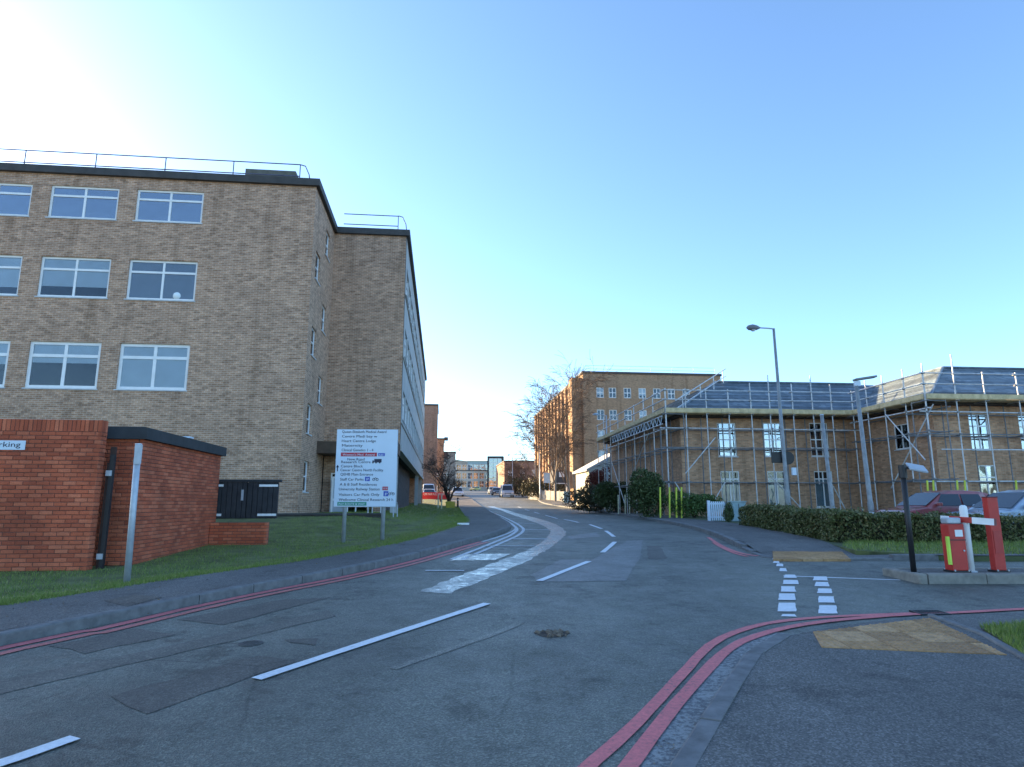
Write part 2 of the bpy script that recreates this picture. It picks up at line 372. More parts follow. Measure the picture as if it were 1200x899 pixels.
# ------------------------------------------------------------------ ground sheets: z depends on Y only, so cut polygons along Y
YCUTS = [y for y in np.arange(-20, 60, 1.0)] + [y for y in np.arange(60, 340, 5.0)]
def drape(name, pts, dz, mat, parent=None, kind=None, skirt=0.0):
    bm = bmesh.new()
    vs = [bm.verts.new((p[0], p[1], 0)) for p in pts]
    es = [bm.edges.new((vs[i], vs[(i + 1) % len(vs)])) for i in range(len(vs))]
    bmesh.ops.triangle_fill(bm, edges=es, use_beauty=True)
    ymin = min(p[1] for p in pts); ymax = max(p[1] for p in pts)
    for y in YCUTS:
        if ymin + .01 < y < ymax - .01:
            bmesh.ops.bisect_plane(bm, geom=bm.verts[:] + bm.edges[:] + bm.faces[:], plane_co=(0, y, 0), plane_no=(0, 1, 0))
    for f in bm.faces:
        if f.normal.z < 0: f.normal_flip()
    for v in bm.verts: v.co.z = zg(v.co.y) + (dz(v.co.x, v.co.y) if callable(dz) else dz)
    if skirt:
        be = [e for e in bm.edges if e.is_boundary]
        r = bmesh.ops.extrude_edge_only(bm, edges=be)
        for v in r['geom']:
            if isinstance(v, bmesh.types.BMVert): v.co.z -= skirt
    me = bpy.data.meshes.new(name); bm.to_mesh(me); bm.free(); me.materials.append(mat)
    o = bpy.data.objects.new(name, me); COL.objects.link(o)
    if parent: o.parent = parent
    if kind: o['kind'] = kind
    return o
def smooth_line(pts, step=.3):
    pts = [Vector((p[0], p[1])) for p in pts]; out = []
    ex = [pts[0] * 2 - pts[1]] + pts + [pts[-1] * 2 - pts[-2]]
    for i in range(1, len(ex) - 2):
        p0, p1, p2, p3 = ex[i - 1:i + 3]; n = max(2, int((p2 - p1).length / step))
        for k in range(n):
            t = k / n
            out.append(.5 * ((2 * p1) + (p2 - p0) * t + (2 * p0 - 5 * p1 + 4 * p2 - p3) * t * t + (3 * p1 - p0 - 3 * p2 + p3) * t ** 3))
    out.append(pts[-1]); return out
def ribbon(name, line, w, dz, mat, parent, off=0.0, wob=0.0):
    mb = MB(); n = len(line); L_ = []
    for i, p in enumerate(line):
        d = (line[min(i + 1, n - 1)] - line[max(i - 1, 0)]).normalized(); nn = Vector((d.y, -d.x))
        j = random.uniform(-wob, wob)
        a = p + nn * (off - w / 2 + j); b = p + nn * (off + w / 2 + random.uniform(-wob, wob))
        L_ += [(a.x, a.y, zg(a.y) + dz), (b.x, b.y, zg(b.y) + dz)]
    mb.add(L_, [(2 * i, 2 * i + 1, 2 * i + 3, 2 * i + 2) for i in range(n - 1)])
    o = mb.build(name, mat, parent, fixn=False)
    if o.data.polygons[0].normal.z < 0: o.data.flip_normals()
    return o
def gl(pix, dz=0.0): return [G(a, b, dz) for a, b in pix]

# terrain sheet reaching the horizon
mb = MB(); ys = list(np.arange(-60, 60, 2.0)) + list(np.arange(60, 340, 8.0)) + [400, 500, 690, 1000, 1600, 2600]; xs = [-2500, -800, -300, -120, -60, -30, 0, 30, 60, 120, 300, 800, 2500]
for y in ys:
    for x in xs: mb.v.append((x, y, zg(y) - .07))
nx = len(xs)
for i in range(len(ys) - 1):
    for j in range(nx - 1): mb.f.append((i * nx + j, i * nx + j + 1, (i + 1) * nx + j + 1, (i + 1) * nx + j))
tag(mb.build('ground', plain('town_ground', (.27, .24, .20), .95, .25, .05), fixn=False), kind='structure')

# kerb lines traced on the road
KL = smooth_line([(-9.1, -4.0), (-7.05, .8)] + [(p.x, p.y) for p in gl([(0, 757), (100, 738), (200, 715), (300, 694), (400, 675), (480, 657), (540, 640), (580, 628.5), (596, 622), (599, 618.5), (596, 615), (589, 610.5), (578, 603), (567, 595.5), (556, 588)])] + [(-7.3, 110), (-10.5, 140), (-15, 200), (-22, 280)], .4)
KR = smooth_line([(p.x, p.y) for p in gl([(1700, 657), (1350, 657), (1120, 657), (1030, 657), (960, 657.5), (918, 657), (898, 654.5), (880, 648.5), (860, 639), (830, 626), (800, 617.5), (740, 606.5), (700, 600.5), (660, 594.5), (635, 589.5)])] + [(3.4, 105), (.6, 140), (-5, 200), (-12, 280)], .4)
_a, _b = G(785, 905), G(830, 835); _d = (_a - _b) / (_b.y - _a.y)
KN = smooth_line([(_a.x + _d.x * 5, _a.y - 5), (_a.x + _d.x * 1.5, _a.y - 1.5)] + [(p.x, p.y) for p in gl([(785, 905), (806, 872), (838, 823), (866, 780), (886, 760), (908, 749), (950, 740), (1010, 731), (1070, 725), (1130, 722), (1200, 720), (1330, 716)])], .3)
far_l, far_r = (KL[-1].x, KL[-1].y), (KR[-1].x, KR[-1].y)
iR = min(range(len(KR)), key=lambda i: KR[i].y)
road_pts = [(-40, -18), (40, -18), (40, 14.8), (KR[0].x, 14.8)] + [(p.x + .35, p.y + .1) for p in KR[::3]] + [(KR[-1].x + 1, KR[-1].y), (KL[-1].x - 1, KL[-1].y)] + [(p.x - .35, p.y + .05) for p in reversed(KL[::3])] + [(-40, -6)]
road = drape('road', [(-30, -18), (30, -18), (30, 13.4), (KR[0].x + .3, 13.4)] + [(p.x + .3, p.y + .1) for p in KR[2::3]] + [(p.x - .3, p.y + .05) for p in reversed(KL[3::3])] + [(-30, -6)], 0.0, M_ROAD, kind='structure')
# bigger asphalt apron on the right (side road behind the island)
# ------------------------------------------------------------------ kerb stones and pavements
def stone_mesh(name, L_, w, h, mat, r=.018):
    bm = bmesh.new()
    prof = [(-w/2, -h), (w/2, -h), (w/2, 0), (-w/2 + r, 0), (-w/2 + r*.3, -r*.3), (-w/2, -r)]
    va = [bm.verts.new((-L_/2, p[0], p[1])) for p in prof]; vb = [bm.verts.new((L_/2, p[0], p[1])) for p in prof]
    bm.faces.new(va); bm.faces.new(list(reversed(vb)))
    for i in range(len(prof)): bm.faces.new((va[i], vb[i], vb[(i+1) % len(prof)], va[(i+1) % len(prof)]))
    bmesh.ops.recalc_face_normals(bm, faces=bm.faces)
    me = bpy.data.meshes.new(name); bm.to_mesh(me); bm.free(); me.materials.append(mat); return me
def resample(line, step):
    out = [line[0]]; acc = 0
    for a, b in zip(line, line[1:]):
        d = (b - a).length; t = step - acc
        while t <= d:
            out.append(a + (b - a) * (t / d)); t += step
        acc = (acc + d) % step
    return out
def kerbs(line, side, parent, top, ymin, ymax, L_=.915, w=.14, drop=None):
    me = stone_mesh('kerb_stone', L_ - .012, w, .3, M_KERB)
    pts = resample(line, L_)
    for a, b in zip(pts, pts[1:]):
        if not (ymin < a.y < ymax): continue
        A = Vector((a.x, a.y, zg(a.y))); B = Vector((b.x, b.y, zg(b.y))); d = (B - A).normalized()
        nrm = Vector((-d.y, d.x, 0)).normalized() * side
        t = top if drop is None else drop(a)
        X = d; Yv = nrm; Z = X.cross(Yv).normalized()
        if Z.z < 0: X = -X; Z = -Z
        o = bpy.data.objects.new('kerb_stone', me); COL.objects.link(o)
        mid = (A + B) / 2 + nrm * (w / 2) + Vector((0, 0, t + random.uniform(-.004, .004)))
        mt = Matrix((X, Yv, Z)).transposed().to_4x4(); mt.translation = mid
        o.parent = parent; o.matrix_local = mt
PT = .115
gE = [(-11.6, -4.0)] + [(p.x, p.y) for p in gl([(0, 709), (85, 697), (170, 683), (252, 671), (340, 659), (400, 649), (460, 637.5), (505, 626), (540, 614), (546, 609), (541, 600), (536, 592), (531, 588)], PT)] + [(-12.5, 112), (-15, 150), (-22, 220)]
gEs = smooth_line(gE, .5); GEY = [p.y for p in gEs]; GEX = [p.x for p in gEs]
pl_poly = [(p.x - .0, p.y + .13) for p in KL if p.y < 230]
def offs(line, d):
    out = []; n = len(line)
    for i, p in enumerate(line):
        t = (line[min(i + 1, n - 1)] - line[max(i - 1, 0)]).normalized(); out.append((p.x - t.y * d, p.y + t.x * d))
    return out
klo = [p for p in offs(KL, .135) if p[1] < 225]
pav_l = drape('pavement', klo + [(p.x, p.y) for p in reversed(gEs[::2])], PT, M_PAVE, kind='structure')
kerbs(KL, 1, pav_l, PT + .004, -4, 100)
# right-hand pavement running away up the street
kro = [p for p in offs(KR, -.135) if p[1] < 225 and p[0] < 40]
pr_in = gl([(1700, 651), (1120, 651), (1003, 645), (960, 633), (925, 624), (885, 616), (850, 612), (800, 607.5), (745, 600), (700, 595)], PT)
def dropR(a):
    k = max(0, min(1, (a.y - 14.2) / 1.6)); k = max(k, max(0, min(1, (a.x - 7.3) / .8)))
    return .03 + (PT - .026) * k
pav_r = drape('pavement', kro + [(p[0] + 2.4, p[1]) for p in reversed([q for q in kro if q[1] > 62][::4])] + [(p.x, p.y) for p in reversed(pr_in)], lambda x, y: dropR(Vector((x, y))) - .004, M_PAVE, kind='structure')
kerbs(KR, -1, pav_r, PT + .004, 0, 110, drop=dropR)
# near pavement, lower right
kno = offs(KN, -.135)
pav_n = drape('pavement', kno + [(24, 8.6), (24, -4), (.5, -4)], .05, M_PAVE, kind='structure')
kerbs(KN, -1, pav_n, .054, -3, 20, drop=lambda a: .054 if a.y < 6.6 else .012)

# tactile slabs, near corner and far side of the side road
def slab_mesh():
    bm = bmesh.new(); s = .386; t = .05
    bmesh.ops.create_cube(bm, size=1, matrix=Matrix.Translation((0, 0, -t/2)) @ Matrix.Diagonal((s, s, t, 1)))
    for i in range(6):
        for j in range(6):
            bmesh.ops.create_cone(bm, cap_ends=True, segments=7, radius1=.0135, radius2=.010, depth=.007, matrix=Matrix.Translation(((i - 2.5) * .064, (j - 2.5) * .064, .0035)))
    me = bpy.data.meshes.new('paving_slab'); bm.to_mesh(me); bm.free(); me.materials.append(M_TACT); return me
SLAB = slab_mesh()
def slabs(parent, quad, dz, ang):
    c = sum((Vector((q.x, q.y)) for q in quad), Vector((0, 0))) / 4
    ca, sa = math.cos(ang), math.sin(ang)
    def inside(p):
        s = 0
        for i in range(4):
            a, b = quad[i], quad[(i + 1) % 4]; cr = (b.x - a.x) * (p.y - a.y) - (b.y - a.y) * (p.x - a.x)
            if s == 0: s = 1 if cr > 0 else -1
            elif (cr > 0) != (s > 0): return False
        return True
    n = 0
    for i in range(-12, 13):
        for j in range(-8, 9):
            p = c + Vector((ca * i * .4 - sa * j * .4, sa * i * .4 + ca * j * .4))
            cs = [p + Vector((ca * a - sa * b, sa * a + ca * b)) for a in (-.197, .197) for b in (-.197, .197)]
            ins = [inside(q_) for q_ in cs]
            if not (any(ins) or inside(p)): continue
            o = bpy.data.objects.new('paving_slab', SLAB); COL.objects.link(o); o.parent = parent
            sl = math.atan((zg(p.y + .2) - zg(p.y - .2)) / .4)
            o.location = (p.x, p.y, zg(p.y) + dz + random.uniform(-.002, .003)); o.rotation_euler = (sl * ca, -sl * sa * 0, ang); n += 1
            if not all(ins):
                bm = bmesh.new(); bm.from_mesh(SLAB); mi = Matrix.Translation(o.location) @ o.rotation_euler.to_matrix().to_4x4()
                bmesh.ops.transform(bm, matrix=mi, verts=bm.verts)
                for a, b in zip(quad, quad[1:] + quad[:1]):
                    nr = Vector((b.y - a.y, -(b.x - a.x), 0)).normalized()
                    if nr.dot(Vector((c.x - a.x, c.y - a.y, 0))) > 0: nr = -nr
                    r_ = bmesh.ops.bisect_plane(bm, geom=bm.verts[:] + bm.edges[:] + bm.faces[:], plane_co=(a.x, a.y, 0), plane_no=nr, clear_outer=True)
                    be = [e for e in bm.edges if e.is_boundary]
                    if be: bmesh.ops.holes_fill(bm, edges=be, sides=0)
                bmesh.ops.transform(bm, matrix=mi.inverted(), verts=bm.verts)
                me = bpy.data.meshes.new('paving_slab'); bm.to_mesh(me); bm.free(); me.materials.append(M_TACT); o.data = me
                if len(me.polygons) == 0: bpy.data.objects.remove(o)
    return n
slabs(pav_n, gl([(953, 741), (963, 759), (1180, 768), (1090, 725)], .05), .058, R(-3))
slabs(pav_r, gl([(905, 643), (906, 655), (997, 655), (983, 643)], .05), .044, R(2))
# grass verge at the lower right with its edging
gr_edge = gl([(1150, 738), (1200, 768), (1290, 820)], .05)
# ------------------------------------------------------------------ road markings (painted sheets, children of the road)
def line_px(pix, dz=0.0): return smooth_line([(p.x, p.y) for p in gl(pix, dz)], .25)
Z1, Z2, Z3 = .004, .008, .012
def rough_edge(pts, j=.02, step=.25):
    out = []
    for a, b in zip(pts, pts[1:] + pts[:1]):
        a, b = Vector((a[0], a[1])), Vector((b[0], b[1])); n = max(1, int((b - a).length / step))
        for k in range(n):
            p = a + (b - a) * (k / n); out.append((p.x + random.uniform(-j, j), p.y + random.uniform(-j, j)))
    return out
def poly_px(name, pix, mat, dz=Z1, parent=None):
    big = 'patch' in name
    return drape(name, rough_edge([(p.x, p.y) for p in gl(pix)], .022 if big else .006, .22 if big else .1), dz, mat, parent or road)
# patches of newer and older surfacing
poly_px('dark_asphalt_patch', [(128, 817), (303, 768), (350, 775), (168, 838)], M_PATCHD)
poly_px('dark_asphalt_patch', [(60, 757), (157, 737), (206, 744), (101, 766)], M_PATCHD)
poly_px('dark_asphalt_patch', [(206, 726), (330, 703), (390, 700), (262, 733)], M_PATCHD)
poly_px('dark_asphalt_patch', [(333, 750), (370, 748), (368, 757), (340, 753)], M_PATCHD)
poly_px('pale_asphalt_patch', [(-60, 808), (130, 772), (300, 735), (385, 715), (395, 722), (250, 757), (100, 790), (-60, 828)], asphalt('faint_patch', .105, .6, .65, .25, (1.1, 1.02, .85)))
poly_px('pale_asphalt_patch', [(622, 674), (658, 656), (694, 656), (735, 634), (753, 633), (751, 652), (734, 681), (632, 682)], M_PATCHL)
poly_px('pale_asphalt_patch', [(664, 629), (700, 624), (703, 629), (668, 632)], M_PATCHL)
poly_px('dark_asphalt_patch', [(758, 640), (774, 640), (782, 655), (760, 655)], M_PATCHD)
z7 = lambda l: [(440 + a / 4.615, 580 + b / 4.615) for a, b in l]
o_e = z7([(400, 535), (600, 455), (800, 370), (940, 290), (1020, 225), (1022, 190), (950, 150), (850, 120), (720, 85), (640, 62)])
i_e = z7([(230, 525), (450, 440), (620, 375), (760, 325), (880, 270), (938, 215), (930, 182), (850, 145), (760, 115), (690, 88), (605, 62)])
tr_a = smooth_line([(p.x, p.y) for p in gl(o_e)], .3); tr_b = smooth_line([(p.x, p.y) for p in gl(i_e)], .3)
drape('pale_trench_strip', rough_edge([(p.x, p.y) for p in tr_a[::2]] + [(p.x, p.y) for p in reversed(tr_b[::2])], .035, .2), Z1, M_TRENCH, road)
# hatching behind the build-out
hl = line_px(z7([(410, 350), (560, 291), (690, 238), (735, 217), (764, 192), (752, 170), (700, 136), (640, 106), (590, 80), (540, 52), (500, 28)]))
ribbon('edge_line', hl, .10, Z2, M_WPAINTW, road, 0, .004); ribbon('edge_line', hl, .10, Z2, M_WPAINTW, road, .22, .004)
poly_px('pale_asphalt_patch', z7([(500, 322), (740, 320), (640, 357), (400, 357)]), M_TRENCH, Z2)
for (xa, xb, y, w) in [(590, 860, 279, .12), (745, 925, 241, .22), (785, 940, 191, .16), (762, 860, 155, .16), (705, 835, 130, .14), (690, 775, 113, .14), (660, 745, 97, .14), (640, 700, 82, .14), (610, 680, 68, .14), (270, 480, 412, .10), (560, 640, 50, .14)]:
    pts = gl(z7([(xa, y), ((xa + xb) / 2, y), (xb, y)])); ribbon('hatch_bar', smooth_line([(p.x, p.y) for p in pts], .2), w, Z3, M_WPAINTW, road, 0, .006)
# centre line dashes
for pix in [[(-60, 916), (20, 890), (88, 866)], [(300, 797), (436, 752), (571, 708)], [(632, 681.5), (661, 670), (690, 658.5)], [(706, 648), (714, 641.5), (720.5, 635.5)], [(719.5, 629.5), (715, 626), (710, 622.5)], [(705, 620), (698, 617.5), (691, 615)], [(678, 612.6), (669, 610.5), (661, 609)], [(653, 608), (646, 606), (639, 604)], [(632, 602), (626, 600.4)], [(620, 598.6), (615, 597)], [(611, 595.6), (607, 594)]]:
    ribbon('centre_dash', line_px(pix), .115, Z3, M_WPAINT, road, 0, .004)
# ghost line left of centre
ribbon('faded_line', line_px([(460, 784), (530, 760), (585, 741), (610, 730)]), .09, Z1, asphalt('ghost_line', .19, .8, .7, .2), road, 0, .01)
# red lines
z6 = lambda l: [(680 + a / 2.308, 680 + b / 2.308) for a, b in l]
ribbon('red_line', line_px(z6([(-40, 562), (40, 490), (150, 390), (270, 262), (350, 178), (420, 142), (500, 119), (600, 106), (720, 98), (900, 91)])), .095, Z2, M_RPAINT, road, 0, .004)
ribbon('red_line', line_px(z6([(60, 600), (145, 490), (230, 375), (320, 270), (400, 190), (470, 155), (560, 130), (660, 114), (760, 104), (900, 94), (1010, 90), (1200, 80), (1400, 72)])), .105, Z3, M_RPAINT, road, 0, .004)
kl_near = [p for p in KL if p.y < 17.5 and p.y > -2]
ribbon('red_line', kl_near, .13, Z2, M_RPAINT, road, .13, .004); ribbon('red_line', kl_near, .11, Z2, M_RPAINTW, road, .33, .004)
kl_mid = [p for p in KL if 16.0 < p.y < 23.5]
ribbon('edge_line', kl_mid, .09, Z1, M_WPAINTW, road, .16, .004)
ribbon('red_line', line_px([(830, 630), (842, 638), (857, 645), (872, 649.5), (888, 652)]), .10, Z2, M_RPAINT, road, 0, .004)
ribbon('red_line', line_px([(836, 636), (848, 643), (862, 649), (876, 652.5)]), .09, Z2, M_RPAINT, road, 0, .004)
gw = [p for p in KN if p.y > .5 and p.y < 7.2]
ribbon('gutter_channel', gw, .26, Z1, paint_mat('gritty_channel', (.30, .31, .30), .10, .50, .7), road, -.13, .02)
# give-way blocks
z5 = lambda a, b: (780 + a / 4.286, 560 + b / 4.286)
for (x0, x1, y0, y1) in [(595, 655, 488, 505), (590, 668, 515, 537), (578, 652, 547, 575), (568, 652, 583, 617), (565, 655, 630, 675), (583, 655, 688, 700), (535, 555, 405, 412), (540, 570, 415, 430), (555, 590, 432, 447), (572, 607, 455, 472), (742, 812, 497, 518), (750, 820, 525, 548), (763, 835, 558, 583), (767, 847, 597, 630), (768, 860, 643, 685)]:
    k = 4
    poly_px('give_way_block', [z5(x0 + k, y0), z5(x1 - k, y0 + 1), z5(x1 + k, y1), z5(x0 - k * .3, y1 - 1)], M_WPAINT, Z2)
ribbon('give_way_line', line_px([(918, 675), (985, 677.5), (1055, 680)]), .07, Z1, M_WPAINT, road, 0, .003)
# pothole with rubble rim
hp = G(647, 743); mb = MB()
for i in range(46):
    t = random.uniform(0, 6.28); r = random.uniform(.02, 1) ** .6; s = random.uniform(.008, .03)
    x, y = hp.x + math.cos(t) * .17 * r, hp.y + math.sin(t) * .15 * r
    mb.tube([(x, y, zg(y) + .003), (x + random.uniform(-.01, .01), y, zg(y) + .006 + s * .7)], [s, s * .5], 5)
mb.build('pothole_rubble', plain('rubble', (.16, .12, .09), .95, .5, 20), road)['kind'] = 'stuff'
drape('pothole', [(hp.x + math.cos(t) * .18 * (1 + .15 * math.sin(3 * t)), hp.y + math.sin(t) * .15) for t in np.linspace(0, 6.1, 16)], .003, plain('pothole_dirt', (.06, .045, .035), .95, .4, 15, bmp=.5), road)
def manhole(px, py, name, label):
    p = G(px, py); mb = MB(); ring = []
    o = thing(name, label, 'manhole cover', (p.x, p.y, zg(p.y)), .3)
    sl = math.atan((zg(p.y + .3) - zg(p.y - .3)) / .6); o.rotation_euler = (sl, 0, 0)
    mb.tube([(0, 0, -.05), (0, 0, .006)], .115, 24); mb.build('frame', M_IRON, o)
    mb = MB(); mb.tube([(0, 0, -.04), (0, 0, .010)], .09, 24)
    for i in range(-3, 4):
        for j in range(-3, 4):
            if i * i + j * j < 10: mb.box((i * .024 - .007, j * .024 - .007, .009), (i * .024 + .007, j * .024 + .007, .013))
    mb.build('lid', M_IRON, o)
manhole(294, 754.5, 'manhole_cover', 'round iron manhole cover in the near left lane')
# drain grating by the red lines and inspection cover on the left pavement
gp = G(1090, 719); o = thing('drain_grating', 'dark iron drain grating on the red lines beside the side road', 'drain', (gp.x, gp.y, zg(gp.y)), R(3)); o.rotation_euler = (math.atan(.04), 0, R(3)); o.scale = (.6, .7, 1)
mb = MB(); mb.box((-.3, -.17, -.05), (.3, -.13, .018)); mb.box((-.3, .13, -.05), (.3, .17, .018)); mb.box((-.3, -.13, -.05), (-.26, .13, .018)); mb.box((.26, -.13, -.05), (.3, .13, .018)); mb.build('frame', M_BLACK, o)
for i in range(9): MB().box((-.235 + i * .056, -.129, -.05), (-.212 + i * .056, .129, .016)).build('bar', M_BLACK, o)
MB().box((-.259, -.129, -.06), (.259, .129, -.02)).build('pit', M_BLACK, o)
drape('dark_pavement_patch', [(p.x, p.y) for p in gl([(120, 704), (160, 697), (191, 700), (150, 711)], PT)], PT + .004, M_PATCHD, pav_l)

# ------------------------------------------------------------------ verges (grass banks) and grass blades
A61 = R(6.1)
U = Vector((math.cos(A61), math.sin(A61), 0)); W = Vector((-math.sin(A61), math.cos(A61), 0))
def bank(x, y):      # height of the left verge above zg
    e = float(np.interp(y, GEY, GEX)) - x
    base = PT - .005 - .14 * min(1, max(0, e - .15) / 1.4)
    k = max(0, min(1, (y - 19) / 6)) * max(0, min(1, e / 4))
    return base + .42 * k
ge_s = [p for p in gEs if p.y < 130]
mb = MB(); rows = []
for p in ge_s:
    back = -26.0
    n = 16; r = []
    for j in range(n + 1):
        t = (j / n) ** 1.5; x = p.x + (back - p.x) * t; y = p.y + 0.0
        r.append((x, y, zg(y) + bank(x, y) - (.03 if j == 0 else 0)))
    rows.append(r)
nn = 17
for r in rows: mb.v += r
for i in range(len(rows) - 1):
    for j in range(nn - 1): mb.f.append((i * nn + j, (i + 1) * nn + j, (i + 1) * nn + j + 1, i * nn + j + 1))
# only rows that advance in y
lawn_l = mb.build('lawn', M_GRASSG, fixn=True)
if sum(f.normal.z for f in lawn_l.data.polygons) < 0: lawn_l.data.flip_normals()
tag(lawn_l, kind='structure')
def blades(name, pts, mat, h=(.02, .06), w=.008, label=None):
    n = len(pts); pts = np.array(pts)
    a = RNG.uniform(0, 6.28, n); hh = RNG.uniform(h[0], h[1], n); lean = RNG.normal(0, .4, (n, 2)) * hh[:, None]
    d = np.stack([np.cos(a), np.sin(a)], 1) * w / 2
    v = np.zeros((n, 3, 3)); v[:, 0, :2] = pts[:, :2] - d; v[:, 1, :2] = pts[:, :2] + d; v[:, 0, 2] = v[:, 1, 2] = pts[:, 2] - .01
    v[:, 2, :2] = pts[:, :2] + lean; v[:, 2, 2] = pts[:, 2] + hh
    me = bpy.data.meshes.new(name); me.vertices.add(n * 3); me.vertices.foreach_set('co', v.reshape(-1))
    me.loops.add(n * 3); me.loops.foreach_set('vertex_index', np.arange(n * 3)); me.polygons.add(n)
    me.polygons.foreach_set('loop_start', np.arange(n) * 3); me.update(calc_edges=True); me.materials.append(mat)
    o = bpy.data.objects.new(name, me); COL.objects.link(o); tag(o, label, 'grass', kind='stuff'); return o
pts = []
while len(pts) < 110000:
    y = 8 + 26 * RNG.random() ** 1.6
    ex = float(np.interp(y, GEY, GEX))
    x = ex + .04 - RNG.random() ** 1.5 * (7.5 if y < 19 else 6) + RNG.normal(0, .07)
    if math.sin(x * 2.3 + y) + math.sin(y * 3.1 - x * 1.7) + math.sin(x * 6.1 + y * 4.7) * .6 > 1.15 and RNG.random() < .75: continue
    pts.append((x, y, zg(y) + bank(min(x, ex), y)))
blades('grass', pts, M_GRASS, label='short green grass on the verge along the left pavement')
pts = []
for _ in range(9000):
    y = 34 + 30 * RNG.random(); ex = float(np.interp(y, GEY, GEX)); x = ex - RNG.random() ** 1.3 * 7
    pts.append((x, y, zg(y) + bank(x, y)))
blades('grass', pts, M_GRASS, (.04, .09), .03, label='far strip of green grass beside the covered walkway')
# lower right corner lawn
q = gl([(1148, 737), (1200, 733), (1400, 730), (1500, 860), (1200, 770)], .05)
drape('lawn', [(p.x, p.y) for p in q], .075, M_GRASSG, kind='structure')
pts = []
poly = [(p.x, p.y) for p in q]
def inpoly(x, y, poly):
    c = False; j = len(poly) - 1
    for i in range(len(poly)):
        if (poly[i][1] > y) != (poly[j][1] > y) and x < (poly[j][0] - poly[i][0]) * (y - poly[i][1]) / (poly[j][1] - poly[i][1]) + poly[i][0]: c = not c
        j = i
    return c
xs_ = [p[0] for p in poly]; ys_ = [p[1] for p in poly]
while len(pts) < 16000:
    x = RNG.uniform(min(xs_), min(max(xs_), 9)); y = RNG.uniform(min(ys_), max(ys_))
    if inpoly(x, y, poly): pts.append((x, y, zg(y) + .075))
blades('grass', pts, M_GRASS, (.03, .07), label='patch of grass at the corner of the near right pavement')
ed = smooth_line([(p.x, p.y) for p in gl([(1090, 722), (1140, 738), (1200, 772), (1300, 830)], .05)], .3)
me_e = stone_mesh('edging_stone', .9, .06, .2, M_KERB)
pp = resample(ed, .912)
for a, b_ in zip(pp, pp[1:]):
    d = Vector((b_.x - a.x, b_.y - a.y, zg(b_.y) - zg(a.y))).normalized(); nv = Vector((-d.y, d.x, 0)).normalized()
    mt = Matrix((d, nv, d.cross(nv))).transposed().to_4x4(); mt.translation = (( a.x + b_.x) / 2, (a.y + b_.y) / 2, zg((a.y + b_.y) / 2) + .075)
    o = inst('edging_stone', me_e, pav_n); o.matrix_local = mt
# right garden ground between pavement, hedge and the brick building, with a car park behind the hedge
gq = [(p.x, p.y) for p in pr_in]
def bedpoly(pts): return drape('garden_bed', pts, .10, M_SOIL, kind='structure', skirt=.6)
left_in = [g for g in gq if g[0] < 10.8]
bedpoly([(10.8, gq[1][1])] + left_in + [(5.4, 60), (10.8, 60)])
bedpoly([(10.8, gq[1][1]), (40, gq[0][1]), (40, 19.2), (10.8, 18.4)])
bedpoly([(10.8, 28.0), (40, 28.6), (40, 60), (10.8, 60)])
drape('car_park', [(10.7, 18.0), (45, 18.6), (45, 29), (10.7, 28.5)], -.16, asphalt('car_park_asphalt', .1, .8), kind='structure')
hq = gl([(985, 641), (1003, 646), (1120, 651), (1500, 651), (1500, 630), (1000, 632)], .1)
drape('lawn', [(p.x, p.y) for p in hq], .112, M_GRASSG, kind='structure', skirt=.25)
xs_ = [p.x for p in hq]; ys_ = [p.y for p in hq]; poly = [(p.x, p.y) for p in hq]; pts = []
while len(pts) < 16000:
    x = RNG.uniform(min(xs_), max(xs_)); y = RNG.uniform(min(ys_), max(ys_))
    if inpoly(x, y, poly): pts.append((x, y, zg(y) + .112))
blades('grass', pts, M_GRASS, (.04, .12), .012, label='rough grass strip in front of the hedge by the barrier')

# ------------------------------------------------------------------ facade helpers (local frame: x along the face, y into the building, z up)
def facade(name, mat, parent, x0, x1, z0, z1, holes, y=0.0, depth=.16, axis='x', flip=1):
    # a wall sheet with real openings and reveals; axis 'x': runs along x at y; axis 'y': runs along y at x = y arg
    xs = sorted(set([x0, x1] + [h[0] for h in holes] + [h[1] for h in holes])); zs = sorted(set([z0, z1] + [h[2] for h in holes] + [h[3] for h in holes]))
    mb = MB()
    def pt(a, d, z): return (a, y + d * flip, z) if axis == 'x' else (y + d * flip, a, z)
    for i in range(len(xs) - 1):
        for j in range(len(zs) - 1):
            cx, cz = (xs[i] + xs[i+1]) / 2, (zs[j] + zs[j+1]) / 2
            if any(h[0] < cx < h[1] and h[2] < cz < h[3] for h in holes): continue
            mb.add([pt(xs[i], 0, zs[j]), pt(xs[i+1], 0, zs[j]), pt(xs[i+1], 0, zs[j+1]), pt(xs[i], 0, zs[j+1])], [(0, 1, 2, 3)])
    for a, b, c, d in holes:
        for q in (((a, c), (a, d)), ((b, c), (b, d)), ((a, c), (b, c)), ((a, d), (b, d))):
            (xa, za), (xb, zb) = q
            mb.add([pt(xa, 0, za), pt(xb, 0, zb), pt(xb, depth, zb), pt(xa, depth, za)], [(0, 1, 2, 3)])
    return mb.build(name, mat, parent, fixn=False)
